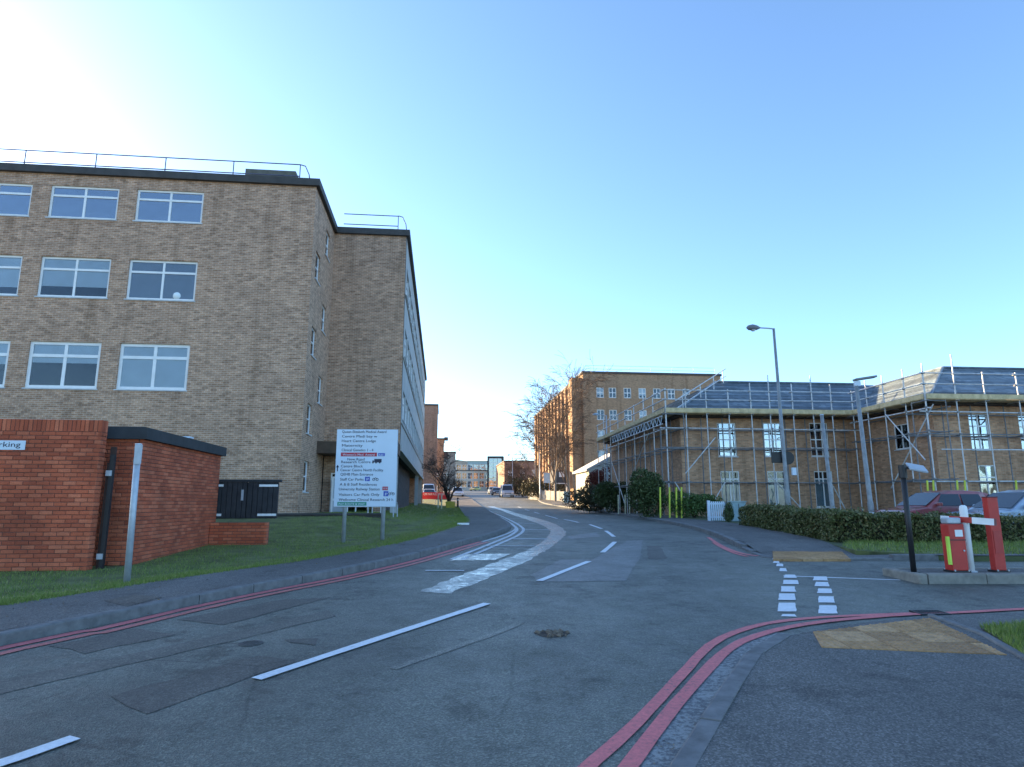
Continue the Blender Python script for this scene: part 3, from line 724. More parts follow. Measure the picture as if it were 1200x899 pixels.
def window(parent, a0, a1, z0, z1, y=0.0, axis='x', flip=1, set_in=.08, fr=.06, vm=(), hm=(), glass=None, blind=None, bmat=None, sill=True, frmat=None, vents=False, simple=False):
    """frame mesh with bars; panes, blind and sill are its children"""
    def bx(mb, p0, p1, q0, q1, d0, d1):
        if axis == 'x': mb.box((p0, y + d0 * flip, q0), (p1, y + d1 * flip, q1))
        else: mb.box((y + d0 * flip, p0, q0), (y + d1 * flip, p1, q1))
    mb = MB(); s = set_in
    bx(mb, a0, a1, z0, z0 + fr, s, s + .06); bx(mb, a0, a1, z1 - fr, z1, s, s + .06)
    bx(mb, a0, a0 + fr, z0 + fr, z1 - fr, s, s + .06); bx(mb, a1 - fr, a1, z0 + fr, z1 - fr, s, s + .06)
    vx = [a0 + fr] + [a0 + (a1 - a0) * t for t in vm] + [a1 - fr]; hz = [z0 + fr] + [z0 + (z1 - z0) * t for t in hm] + [z1 - fr]
    for v in vx[1:-1]: bx(mb, v - fr * .5, v + fr * .5, z0 + fr, z1 - fr, s + .004, s + .056)
    for h in hz[1:-1]: bx(mb, a0 + fr, a1 - fr, h - fr * .5, h + fr * .5, s - .004, s + .05)
    w = mb.build('window', frmat or M_WHITE, parent)
    for i in range(len(vx) - 1):
        for j in range(len(hz) - 1):
            g = MB(); bx(g, vx[i], vx[i+1], hz[j], hz[j+1], s + .028, s + .034)
            g.build('pane', glass or M_GLASS, w)
    if blind:
        g = MB(); bx(g, a0 + .02, a1 - .02, z0 + (z1 - z0) * blind[0], z0 + (z1 - z0) * blind[1], s + .05, s + .058); g.build('blind', bmat or M_BLIND, w)
    if sill:
        g = MB(); bx(g, a0 - .04, a1 + .04, z0 - .05, z0 - .003, -.045, s + .02); g.build('sill', M_SILL, w)
    return w

# ------------------------------------------------------------------ the tan-brick office building on the left
ZR = 13.46 + CAM_H            # roof level in world z
C1 = P(371, 214, 25.75)       # front right corner of the near block
ob = thing('office_building', 'four-storey tan brick office block with white windows on the left of the street', 'building', (C1.x, C1.y, 0), A61)
Ui, Wi = U, W
def loc_of(p, o=C1): d = Vector((p.x - o.x, p.y - o.y, 0)); return d.dot(U), d.dot(W)
def on_face(px, py, org, nrm):   # intersect the pixel ray with a vertical plane
    a, b = ray(px, py); t = (org.x * nrm.x + org.y * nrm.y) / (a * nrm.x + nrm.y); return Vector((a * t, t, CAM_H + b * t))
def face_x(px, py, org=C1): p = on_face(px, py, org, W); return (Vector((p.x - C1.x, p.y - C1.y, 0)).dot(U), p.z)
def face_y(px, py, org=C1): p = on_face(px, py, org, U); return (Vector((p.x - C1.x, p.y - C1.y, 0)).dot(W), p.z)
bx0, _ = face_x(159, 240); bx1, _ = face_x(238, 240); wid = bx1 - bx0
ax0, _ = face_x(57.5, 235); pitch_w = bx0 - ax0
rows_px = [(222, 260), (304.5, 351.5), (402.5, 457)]
wins = []
for r, (yt, yb) in enumerate(rows_px):
    zt = (face_x(190, yt + .02 * 30)[1]); zb = face_x(190, yb)[1]
    for k in range(0, 5): wins.append((bx0 - k * pitch_w, bx0 - k * pitch_w + wid, zb, zt, r, k))
zt0 = wins[10][3] - (wins[5][3] - wins[10][3]) ; zb0 = wins[10][2] - (wins[5][2] - wins[10][2])
D2 = 4.9                       # how far the second block stands back
B2X0, B2X1 = -1.0, 3.55        # second block front in local x
holes = [w[:4] for w in wins]
facade('wall', M_TAN, ob, -30, 0, -.6, ZR - .25, holes, 0, .14)
for (a, b_, c, d, r, k) in wins:
    bl = {(0, 0): None, (0, 1): None, (1, 0): ((.0, .96), M_BLIND2), (1, 1): ((.28, .97), M_BLIND), (1, 2): ((.22, .97), M_BLIND), (2, 0): ((.02, .97), M_BLIND), (2, 1): ((.55, .97), M_BLIND)}.get((r, k), ((.5, .97), M_BLIND) if random.random() < .5 else None)
    w = window(ob, a, b_, c, d, 0, fr=.085 if r < 2 else .12, vm=(.5,), hm=(.70,), glass=M_GLASSB if r == 0 else M_GLASS, blind=bl[0] if bl else None, bmat=bl[1] if bl else None)
    if (r, k) == (0, 1):
        mb = MB()
        for i in range(6): mb.bar((a + .12, .17, c + (d - c) * (.73 + i * .04)), (a + (b_ - a) * .47, .17, c + (d - c) * (.755 + i * .04)), .02, .035)
        mb.build('louvre', M_WHITE, w)
        MB().box((a + (b_ - a) * .52, .30, c), (a + (b_ - a) * .85, .5, c + .38)).build('red_seat_back', M_CURT, w)
    if (r, k) == (1, 0):
        mb = MB(); bmt = bmesh.new(); bmesh.ops.create_uvsphere(bmt, u_segments=14, v_segments=8, radius=.16); me = bpy.data.meshes.new('globe_lamp'); bmt.to_mesh(me); bmt.free(); me.materials.append(M_BLIND)
        inst('globe_lamp', me, w, (a + (b_ - a) * .72, .155, c + .22))
# side of the near block with small stair windows
sw = []
for px, py in [(373, 315), (366.5, 400), (360.5, 490), (367, 560)]:
    yy, zz = face_y(px, py); sw.append((.75, 1.75, zz - .62, zz + .62))
for px, py in [(387, 294), (380.5, 376), (374.5, 457)]:
    yy, zz = face_y(px, py); sw.append((2.75, 3.75, zz - .62, zz + .62))
facade('wall', M_TAN, ob, 0, D2, -.6, ZR - .25, sw, 0, .14, axis='y', flip=-1)
for a, b_, c, d in sw: window(ob, a, b_, c, d, 0, 'y', -1, fr=.05, hm=(.5,), glass=M_GLASS)
# second block: front wall with ground floor entrance, long east side above an undercroft
ZS = 2.72 + CAM_H              # soffit of the upper storeys
BLEN = 39.5
dh = [(.55, 1.75, -.6, 3.15)]
facade('wall', M_TAN, ob, 0.0, B2X1 - .02, ZS, ZR - .25, [], D2, .14)
facade('wall', M_TAN, ob, 0.0, B2X1 - .6, -.6, ZS, [(.35, 2.35, .9, 3.05)], D2 + .25, .14)
ent = window(ob, .35, 2.35, .92, 3.05, D2 + .25, fr=.06, vm=(.33, .6), hm=(.42,), glass=M_GLASS, sill=False)
MB().box((-.45, D2 - 1.7, ZS - .55), (B2X1, D2 + .2, ZS - .02)).build('canopy', plain('brown_canopy', (.10, .062, .042), .85, .2, 3), ob)
dm = MB(); dm.box((.5, D2 - .3, .9), (.58, D2 - .24, 2.85)); dm.box((1.2, D2 - .3, .9), (1.28, D2 - .24, 2.85)); dm.box((.58, D2 - .3, 2.77), (1.2, D2 - .24, 2.85)); dm.box((.58, D2 - .3, .9), (1.2, D2 - .24, 1.0)); dm.box((.58, D2 - .3, 1.75), (1.2, D2 - .24, 1.85))
dr = dm.build('door', M_WHITE, ob); MB().box((.58, D2 - .28, 1.0), (1.2, D2 - .26, 2.77)).build('pane', M_BLIND2, dr)
# east facade of concrete panels with window bands
ew = []; ER = [(4.8, 'low'), (8.0, 'mid'), (11.2, 'top')]
for zc, nm in ER:
    for k in range(15):
        y0 = D2 + 1.0 + k * 2.55; ew.append((y0, y0 + 2.2, zc + CAM_H - .72, zc + CAM_H + .72))
facade('wall', M_CONC, ob, D2, D2 + BLEN, ZS, ZR - .25, ew, B2X1, .12, axis='y', flip=-1)
for i, (a, b_, c, d) in enumerate(ew):
    window(ob, a, b_, c, d, B2X1, 'y', -1, fr=.055, vm=(.5,), hm=(.68,), blind=(.4, .97) if i % 3 == 0 else None, glass=M_GLASSB if i < 15 else M_GLASS)
for z in (ZS + 1.0, ZS + 4.2, ZS + 7.4):   # panel joints standing a little proud
    MB().box((B2X1, D2, z), (B2X1 + .04, D2 + BLEN, z + .06)).build('panel_rib', M_CONC2, ob)
MB().box((B2X1 - .3, D2 + .05, ZS - .28), (B2X1 + .06, D2 + BLEN, ZS)).build('edge_beam', M_CONC, ob)
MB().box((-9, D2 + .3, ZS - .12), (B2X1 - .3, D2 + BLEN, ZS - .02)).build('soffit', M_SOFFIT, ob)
# body behind the faces: dark rooms, rear walls and roof
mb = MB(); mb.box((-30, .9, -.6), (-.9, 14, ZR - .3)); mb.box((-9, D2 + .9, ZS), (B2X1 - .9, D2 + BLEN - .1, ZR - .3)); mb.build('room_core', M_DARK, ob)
mb = MB(); mb.box((-9, D2 + 1.5, -.6), (B2X1 - 5.5, D2 + BLEN - 4, ZS - .1)); mb.build('rear_wall', M_TAN, ob)
facade('wall', M_TAN, ob, -9, B2X1, -.6, ZR - .25, [], D2 + BLEN, .1)
for zc in (3.2, 6.4, 9.6): pass
# coping / flat roof with dark fascia
def coping(x0, x1, y0, y1, nm):
    MB().box((x0, y0, ZR - .25), (x1, y1, ZR + .06)).build(nm, M_COPING, ob)
coping(-30.2, .16, -.16, 14, 'roof'); coping(-9, B2X1 + .16, D2 - .16, D2 + BLEN + .1, 'roof')
ob.children[-1].location.z = -.02
# roof guard rails
def guard(pts, zb, parent, name='guard_rail', h=1.1, post=2.2, mat=M_GALV, ends=True):
    mb = MB()
    for hz in (h, h * .5):
        for a, b_ in zip(pts, pts[1:]): mb.tube([(*a, zb + hz), (*b_, zb + hz)], .024, 6)
    mb.build(name, mat, parent)
    for a, b_ in zip(pts, pts[1:]):
        a, b_ = Vector(a), Vector(b_); n = max(1, int(round((b_ - a).length / post)))
        for k in range(n + 1):
            if k == 0 and pts[0] != tuple(a): continue
            p = a + (b_ - a) * (k / n); MB().tube([(p.x, p.y, zb), (p.x, p.y, zb + h)], .022, 6).build('rail_post', mat, parent)
GM = plain('rail_steel', (.10, .10, .16), .6, .2, 5)
guard([(-29, .8), (-.9, .8)], ZR + .06, ob, mat=GM, post=2.85); guard([(.3, D2 + .7), (B2X1 - .5, D2 + .7)], ZR + .04, ob, mat=GM, post=2.3)
for xx, yy in ((-.9, .8), (B2X1 - .5, D2 + .7)):
    MB().tube([(xx, yy, ZR + 1.16), (xx + .22, yy, ZR + 1.1), (xx + .4, yy, ZR + .7), (xx + .48, yy, ZR + .05)], .024, 6).build('rail_end', GM, ob)
MB().box((-3.3, 1.1, ZR + .06), (-1.15, 2.4, ZR + 1.0)).build('roof_vent_box', plain('roof_box', (.12, .12, .10), .8, .2, 4), ob)
# undercroft: dark boarding and columns
for k in range(40):
    y0 = D2 + 2.6 + k * .62; MB().box((B2X1 - .95 + .025 * (k % 2), y0, -.4), (B2X1 - .86 + .025 * (k % 2), y0 + .605, ZS - .14)).build('board', M_BOARDW, ob)
for y0 in (D2 + .4, D2 + 28.6, D2 + 38.4):
    MB().box((B2X1 - .42, y0, -.4), (B2X1 - .12, y0 + .3, ZS - .28)).build('column', M_CONC, ob)
MB().box((.1, D2 - 5.9 + 1.2, .3), (.9, D2 - 4.0, .4)).build('step', M_CONC2, ob)
# white edge of the entrance glazing and the dark low wall in front of the block
lw = thing('low_dark_wall', 'low dark wall at the foot of the tan office block', 'wall', (C1.x, C1.y, zg(C1.y)), A61)
MB().box((-1.6, -1.25, -.3), (3.4, -1.0, .40)).build('wall', plain('dark_low_wall', (.07, .06, .055), .9, .3, 3), lw); MB().box((-1.65, -1.3, .40), (3.45, -.95, .46)).build('coping', M_COPING, lw)
rk = thing('bicycle_rack', 'grey bicycle hoop rack behind the large direction sign', 'bicycle rack', (C1.x + 2.6, C1.y + .6, zg(26)), A61)
for k in range(3): MB().tube([(k * .5, 0, 0), (k * .5, 0, .75), (k * .5 + .05, .12, .85), (k * .5 + .1, .4, .85), (k * .5 + .12, .5, .75), (k * .5 + .12, .5, 0)], .025, 6).build('hoop', M_GALV, rk)

# ------------------------------------------------------------------ red brick structures on the left, brick by brick
def brick_mesh(L_, H_, D_):
    mb = MB(); c = .006
    mb.add([(c,0,c),(L_-c,0,c),(L_-c,0,H_-c),(c,0,H_-c),(0,c,0),(L_,c,0),(L_,c,H_),(0,c,H_),(0,D_,0),(L_,D_,0),(L_,D_,H_),(0,D_,H_)],
           [(0,1,2,3),(0,4,5,1),(1,5,6,2),(2,6,7,3),(3,7,4,0),(4,8,9,5),(5,9,10,6),(6,10,11,7),(7,11,8,4),(8,11,10,9)])
    return mb
BRICK = brick_mesh(.215, .065, .06).build('brick', M_REDB); HALF = brick_mesh(.1025, .065, .06).build('brick', M_REDB); SOLD = brick_mesh(.065, .215, .06).build('brick', M_REDB)
bme, hme, sme = BRICK.data, HALF.data, SOLD.data
for o in (BRICK, HALF, SOLD): bpy.data.objects.remove(o)
def laid(parent, runs, limit=300):
    """runs: list of (origin, along-vector, length, z0, courses, outward normal, soldier); nearest 300 bricks become objects"""
    items = []
    for org, al, ln, z0, nc, soldier in runs:
        al = Vector(al); rz = math.atan2(al.y, al.x)
        for c in range(nc):
            x = 0.0; row = []
            if c % 2: row.append((0, 'h')); x = .1125
            while x + .215 <= ln + .01: row.append((x, 'b')); x += .225
            if ln - x > .08: row.append((x, 'h'))
            for x, t in row: items.append((Vector(org) + al * x + Vector((0, 0, z0 + c * .075)), rz, t))
        if soldier:
            x = 0
            while x + .065 <= ln + .01: items.append((Vector(org) + al * x + Vector((0, 0, z0 + nc * .075)), rz, 's')); x += .075
    pm = parent.matrix_basis if hasattr(parent, 'matrix_basis') else Matrix()
    M_ = Matrix.Translation(parent.location) @ Matrix.Rotation(parent.rotation_euler.z, 4, 'Z')
    def score(it):
        w = M_ @ it[0]; px = w.x / w.y
        vis = -0.86 < px and w.z > zg(w.y) + .05
        return (0 if vis else 1, w.y if True else 0)
    items.sort(key=score)
    jit = lambda: random.uniform(-.0035, .0035)
    for p, rz, t in items[:limit]:
        o = inst('brick', {'b': bme, 'h': hme, 's': sme}[t], parent, p, (0, 0, rz))
        n = Vector((math.sin(rz), -math.cos(rz), 0)); o.location = p + n * jit()
    if len(items) > limit:
        mb = MB()
        for p, rz, t in items[limit:]:
            me = {'b': bme, 'h': hme, 's': sme}[t]; n = Vector((math.sin(rz), -math.cos(rz), 0)); m4 = Matrix.Translation(p + n * jit()) @ Matrix.Rotation(rz, 4, 'Z')
            mb.add([m4 @ v.co for v in me.vertices], [tuple(f.vertices) for f in me.polygons])
        o = mb.build('brickwork', M_REDB, parent, fixn=False); o['kind'] = 'stuff'
# garden wall
CW = G(101, 667, 0.0); CWt = P(125, 497, CW.y)
wallT = thing('red_brick_wall', 'tall red brick garden wall with a brick-on-end top and white name plate', 'wall', (CW.x, CW.y, 0), A61)
WL = 4.05; zb = zg(CW.y) - .10; nc = 34
zt = zb + nc * .075 + .215
MB().box((-WL, .012, zb - .4), (-.012, .215, zt - .012)).build('mortar', M_MORTAR, wallT)
laid(wallT, [((-WL, 0, 0), (1, 0, 0), WL, zb, nc, True), ((0, 0.0, 0), (0, 1, 0), .215, zb, nc, True)])
# name plate
pl = thing('name_plate', 'white name plate fixed on the red brick garden wall', 'sign', (CW.x, CW.y, 0), A61)
def text(body, size, mat, parent, loc, rot=(R(90), 0, 0), align='LEFT', width=None, name='lettering', ext=.0015):
    cu = bpy.data.curves.new('t', 'FONT'); cu.body = body; cu.size = size; cu.align_x = align; cu.extrude = ext; cu.resolution_u = 2
    t = bpy.data.objects.new('t', cu); COL.objects.link(t)
    me = bpy.data.meshes.new_from_object(t.evaluated_get(bpy.context.evaluated_depsgraph_get())); bpy.data.objects.remove(t)
    o = bpy.data.objects.new(name, me); COL.objects.link(o); me.materials.clear(); me.materials.append(mat)
    o.parent = parent; o.location = loc; o.rotation_euler = rot; o['kind'] = 'stuff'
    if width and len(me.vertices):
        xs = [v.co.x for v in me.vertices]; k = width / (max(xs) - min(xs))
        for v in me.vertices: v.co.x *= k
    return o
def fx(px, py): p = on_face(px, py, CW, W); return Vector((p.x - CW.x, p.y - CW.y, 0)).dot(U), p.z
px1, pz1 = fx(31, 516.5); _, pz0 = fx(30, 527.5)
MB().box((px1 - 1.05, -.022, pz0), (px1, -.005, pz1)).build('plate', M_SIGNW, pl, bevel=.004)
text('No Parking', .13, M_SIGNK, pl, (px1 - .93, -.024, pz0 + (pz1 - pz0) * .32), width=.84)
# garage behind
CG = G(153, 661, 0.0); CG = Vector((CG.x, CG.y, 0))
CG2 = on_face(161, 510, CG, W)
gar = thing('brick_garage', 'flat-roofed red brick store with black roof edge behind the garden wall', 'store', (CG.x, CG.y, 0), A61)
GD = 4.6; gz = zg(CG.y) - .10; gnc = 33; gzt = gz + gnc * .075
GW = 3.4
MB().box((-GW, .012, gz - .4), (-.012, GD - .01, gzt - .01)).build('mortar', M_MORTAR, gar)
laid(gar, [((-1.2, 0, 0), (1, 0, 0), 1.2, gz, gnc, False), ((0, 0, 0), (0, 1, 0), GD, gz, gnc, False)])
MB().box((-GW, -.10, gzt - .02), (.10, GD + .1, gzt + .20)).build('roof_fascia', M_FELT, gar); MB().box((-GW, -.02, gzt + .2), (.02, GD, gzt + .225)).build('roof', M_FELT, gar)
MB().box((-.14, 2.2, gzt + .225), (.05, 2.45, gzt + .26)).build('roof_flashing', M_SIGNW, gar)
# gate between wall and garage
gt = thing('side_gate', 'dark brown gate in the gap between garden wall and brick store', 'gate', (CW.x, CW.y, 0), A61)
g0 = Vector((CG.x - CW.x, CG.y - CW.y, 0)); gxl = g0.dot(U); gyl = g0.dot(W)
gg = -1.0 + gxl
MB().box((.03, .33, zb), (gxl - 1.22 if gxl > 1.3 else gxl - .32, .38, zb + 2.3)).build('leaf', M_BROWN, gt)
xg1 = gxl - .30
for k in range(5): MB().box((.03 + k * (xg1 - .05) / 5, .26, zb + .05), (.03 + (k + .93) * (xg1 - .05) / 5, .30, zb + 2.0)).build('board', M_BROWN, gt)
MB().box((xg1 - .05, .22, zb), (xg1 + .02, .30, zb + 2.15)).build('gate_post', M_BLACK, gt)
for zz in (.25, 1.75): MB().box((xg1 - .09, .19, zb + zz), (xg1 + .01, .22, zb + zz + .10)).build('hinge', M_GALV, gt)
# low wall and black timber enclosure
lb = thing('low_brick_wall', 'low red brick wall under the black timber doors', 'wall', (CG.x, CG.y, 0), A61)
lz = zg(CG.y + GD) - .30
lx0 = .01; ly = GD - .45
lw_ = on_face(313, 612, Vector((CG.x, CG.y, 0)) + W * ly, W); LX1 = Vector((lw_.x - CG.x, lw_.y - CG.y, 0)).dot(U)
lzt = lw_.z; lnc = int(round((lzt - lz) / .075)); lz = lzt - lnc * .075
MB().box((lx0, ly + .012, lz - .3), (LX1 - .012, ly + .3, lzt - .01)).build('mortar', M_MORTAR, lb)
laid(lb, [((lx0, ly, 0), (1, 0, 0), LX1 - lx0, lz, lnc, False), ((LX1, ly, 0), (0, 1, 0), .3, lz, lnc, False)])
be = thing('black_timber_doors', 'pair of black timber doors with white strap hinges beside the brick store', 'doors', (CG.x, CG.y, 0), A61)
def lfx(px, py, yy): p = on_face(px, py, Vector((CG.x, CG.y, 0)) + W * yy, W); return Vector((p.x - CG.x, p.y - CG.y, 0)).dot(U), p.z
yb = ly + .55
ex0, ez1 = lfx(243, 564, yb); ex1, _ = lfx(327, 565, yb); _, ez0 = lfx(300, 607, yb)
MB().box((ex0 - .3, yb + .06, ez0 - .02), (ex1 - .06, yb + .30, ez1 - .03)).build('enclosure', M_BLACKW, be)
nb = 14
for k in range(nb):
    w_ = (ex1 - ex0) / nb; gap = .012 if k != 7 else .03
    MB().box((ex0 + k * w_, yb + .005 * (k % 2), ez0), (ex0 + (k + 1) * w_ - gap, yb + .045, ez1 - .02)).build('board', M_BLACKW, be)
MB().box((ex0 - .05, yb - .03, ez1 - .02), (ex1 + .06, yb + .1, ez1 + .05)).build('top_rail', M_BLACKW, be)
for xa, xb in ((ex0, ex0 + .42), (ex1 - .5, ex1 - .02)):
    for zz in (ez0 + .05, ez1 - .14): MB().box((xa, yb - .02, zz), (xb, yb - .004, zz + .06)).build('strap_hinge', M_WHITE, be)
mb = MB(); mb.box(((ex0 + ex1) / 2 - .03, yb - .012, ez1 - .5), ((ex0 + ex1) / 2 + .03, yb - .002, ez1 - .22)); mb.build('lock_plate', M_GALV, be)

# ------------------------------------------------------------------ street furniture on the left
sp = G(149, 679.5, PT)
po = thing('sign_post', 'slim grey post with small box on top on the left verge', 'post', (sp.x, sp.y, zg(sp.y) + PT), R(6))
tp = P(162.5, 521, sp.y); ph = tp.z - zg(sp.y) - PT; lean = (tp.x - sp.x)
MB().tube([(0, 0, -.1), (lean * .5, 0, ph * .5), (lean, 0, ph)], .046, 12).build('pole', M_GALV, po, smooth=True)
MB().tube([(lean, 0, ph), (lean, 0, ph + .012)], .05, 12).build('cap', M_SIGNW, po)
MB().box((lean - .02, -.06, ph - .30), (lean + .085, -.048, ph - .01)).build('small_plate', M_GALV, po)
for zz in (ph - .25, ph - .07): MB().tube([(lean, 0, zz - .015), (lean, 0, zz + .015)], .052, 12).build('clip', M_BLACK, po)
# big direction sign
DY = 17.6
s0 = P(395.5, 503.5, DY); s1 = P(466, 503.5, DY); sb = P(428, 594, DY)
ds = thing('direction_sign', 'large white hospital direction board on two grey posts beside the pavement', 'sign', ((s0.x + s1.x) / 2, DY, 0), R(2))
sw_, zT, zB = s1.x - s0.x, s0.z, sb.z; hw = sw_ / 2
MB().box((-hw, 0, zB), (hw, .03, zT)).build('board', M_SIGNW, ds, bevel=.008)
MB().box((-hw - .008, .031, zB - .008), (hw + .008, .045, zT + .008)).build('back_frame', M_GALV, ds)
for sx in (-hw + .28, hw - .33): MB().tube([(sx, .09, zg(DY) - .1), (sx, .09, zT - .1)], .055, 12).build('post', M_GALV, ds, smooth=True)
Hs = zT - zB
def row(t): return zT - Hs * t
def sgn(body, x, t, w, mat=M_SIGNK, h=.034, y=-.004): text(body, Hs * h * 1.42, mat, ds, (-hw + sw_ * x, y, row(t)), width=sw_ * w)
for body, x, t, w in [('Queen Elizabeth Medical Award', .08, .045, .73), ('Centre Medi bay w', .08, .105, .58), ('Heart Centre Lodge', .08, .165, .56), ('Maternity', .085, .225, .34), ('Clinical Genetics 1 - 4', .085, .285, .52),
                      ('New Road', .185, .405, .28), ('Research Centre', .085, .44, .48), ('Centre Block', .085, .495, .36), ('Cancer Centre North Facility', .08, .545, .70), ('QEHB Main Entrance', .085, .60, .53),
                      ('Staff Car Parks', .085, .665, .38), ('A & B Staff Residences', .085, .73, .60), ('University Railway Station', .07, .79, .66), ('Visitors Car Park Only', .075, .86, .66), ('Wellcome Clinical Research 24 h', .08, .925, .88)]:
    sgn(body, x, t, w)
def patch(x0, x1, t0, t1, mat, name='panel', y0=-.004): return MB().box((-hw + sw_ * x0, y0, row(t1)), (-hw + sw_ * x1, -.001, row(t0))).build(name, mat, ds)
patch(.08, .67, .302, .352, M_SIGNR); sgn("Women's Med. Award", .11, .343, .52, M_SIGNW, .028, -.0065)
patch(.69, .80, .308, .348, M_SIGNB); sgn('A&E', .70, .343, .08, M_SIGNW, .024, -.0065)
patch(.49, .57, .615, .672, M_SIGNB); sgn('P', .51, .665, .04, M_SIGNW, .034, -.0065)
patch(.78, .87, .742, .788, M_SIGNR); sgn('==', .79, .782, .07, M_SIGNW, .034, -.0065)
patch(.80, .88, .80, .865, M_SIGNB); sgn('P', .82, .857, .04, M_SIGNW, .036, -.0065)
patch(.06, .53, .938, .985, M_SIGNG); sgn('PAY ROUTE & WAY', .08, .978, .42, M_SIGNW, .028, -.0065)
mb = MB(); X = lambda t: -hw + sw_ * t
mb.box((X(.63), -.004, row(.43)), (X(.75), -.001, row(.385))); mb.box((X(.60), -.004, row(.43)), (X(.625), -.001, row(.405))); mb.build('lorry_symbol', M_SIGNK, ds)
mb = MB()
for cx in (.61, .66, .72): mb.tube([(X(cx), -.005, row(.433)), (X(cx), -.001, row(.433))], .022, 10)
mb.build('lorry_wheels', M_SIGNK, ds)
mb = MB(); mb.box((X(.028), -.004, row(.545)), (X(.043), -.001, row(.485))); mb.prism([(X(.01), row(.495)), (X(.061), row(.495)), (X(.0355), row(.462))], 'y', -.004, -.001); mb.build('arrow', M_SIGNK, ds)
for cx, t in ((.66, .65), (.93, .835)):   # disabled-parking and cycle marks
    mb = MB(); r_ = .032
    for k in (-1, 1): mb.tube([(X(cx) + k * .045 + math.cos(a) * r_, -.003, row(t) + math.sin(a) * r_) for a in np.linspace(0, 6.28, 12)], .006, 4)
    mb.tube([(X(cx) - .045, -.003, row(t)), (X(cx), -.003, row(t) + .05), (X(cx) + .045, -.003, row(t))], .006, 4); mb.build('cycle_symbol', M_SIGNK, ds)

# ------------------------------------------------------------------ the two-storey brick building on the right and its scaffold
A5 = R(5.0); U5 = Vector((math.cos(A5), math.sin(A5), 0)); W5 = Vector((-math.sin(A5), math.cos(A5), 0))
ZB_ = 4.83 + CAM_H                      # scaffold deck edge (toe board) in world z
S0 = P(780, 481, 34.0)                  # scaffold front left corner
rb = thing('brick_residence', 'two-storey tan brick building with blue-grey slate hip roof behind scaffolding', 'building', (S0.x, S0.y, 0), A5)
def l5(px, py, yy):                     # pixel -> local x, z on the plane local y = yy
    p = on_face(px, py, S0 + W5 * yy, W5); return Vector((p.x - S0.x, p.y - S0.y, 0)).dot(U5), p.z
def l5s(px, py, xx):                    # pixel -> local y, z on the plane local x = xx
    p = on_face(px, py, S0 + U5 * xx, U5); return Vector((p.x - S0.x, p.y - S0.y, 0)).dot(W5), p.z
SG = 1.15                               # scaffold gap
ZE = ZB_ - .15                          # eaves
XI = l5(1000, 486, 0)[0]                # inner corner x of the scaffold line
YO = -5.5                               # wing projects this far forward
wx0, wy0 = XI + SG, YO + SG             # wing walls
M0x, M0y, M1y = SG, SG, 17.5            # main walls
def win_from(px0, px1, py0, py1, yy): a, zt = l5(px0, py0, yy); b_, zb_ = l5(px1, py1, yy); return (a, b_, zb_, zt)
fw = []
xs_win = [(840, 861), (894, 916), (948, 967)]
for i, (pa, pb) in enumerate(xs_win):
    a, zt = l5(pa, 495.5, M0y); b_, zbm = l5(pb, 535, M0y)
    c, zt2 = l5(pa, 552, M0y); fw.append((a, a + 1.05, zbm, zt)); fw.append((a + .05, a + 1.1, zt2 - 1.95, zt2))
facade('wall', M_TAN2, rb, M0x, wx0, -.4, ZE, fw, M0y, .12)
for i, (a, b_, c, d) in enumerate(fw):
    window(rb, a, b_, c, d, M0y, fr=.055, vm=(.33, .67) if i % 2 == 0 else (.5,), hm=(.25, .5, .75) if i % 2 == 0 else (.78,), glass=M_GLASSB if i % 2 == 0 else M_GLASS, set_in=.05, blind=None if i % 2 == 0 else (.0, .75), bmat=M_BLUEG)
facade('wall', M_TAN2, rb, M0y, M1y, -.4, ZE, [], M0x, .12, axis='y', flip=1)
wwl = []
a, zt = l5(1134, 485, wy0); _, zb2 = l5(1134, 527, wy0); _, zt2 = l5(1140, 545, wy0)
for k, off in enumerate((0, 2.55, 5.2)):
    wwl += [(a + off, a + off + 1.0, zb2, zt), (a + off + .15, a + off + 1.1, zt2 - 1.9, zt2)]
facade('wall', M_TAN2, rb, wx0, wx0 + 18, -.4, ZE, wwl, wy0, .12)
for i, (a_, b_, c, d) in enumerate(wwl): window(rb, a_, b_, c, d, wy0, fr=.055, vm=(.5,), hm=(.33, .66) if i % 2 == 0 else (.7,), glass=M_GLASSB if i % 2 == 0 else M_GLASS, set_in=.05)
ys1, zs1 = l5s(1056, 511, wx0)
swn = [(ys1 - .55, ys1 + .55, ZE - 2.0, ZE - .75)]
facade('wall', M_TAN2, rb, wy0, M0y, -.4, ZE, swn, wx0, .12, axis='y', flip=1)
for q_ in swn: window(rb, *q_, wx0, 'y', 1, fr=.05, vm=(.5,), set_in=.05)
# pale string course, eaves soffit and dark cores
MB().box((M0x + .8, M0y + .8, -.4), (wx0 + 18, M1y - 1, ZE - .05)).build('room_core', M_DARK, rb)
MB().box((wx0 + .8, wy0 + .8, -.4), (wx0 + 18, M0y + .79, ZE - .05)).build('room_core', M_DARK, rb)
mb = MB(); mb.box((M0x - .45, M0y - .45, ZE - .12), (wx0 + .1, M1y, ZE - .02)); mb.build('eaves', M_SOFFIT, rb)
mb = MB(); mb.box((wx0 - .45, wy0 - .45, ZE - .125), (wx0 + 18, M0y + .4, ZE - .025)); mb.build('eaves', M_SOFFIT, rb)
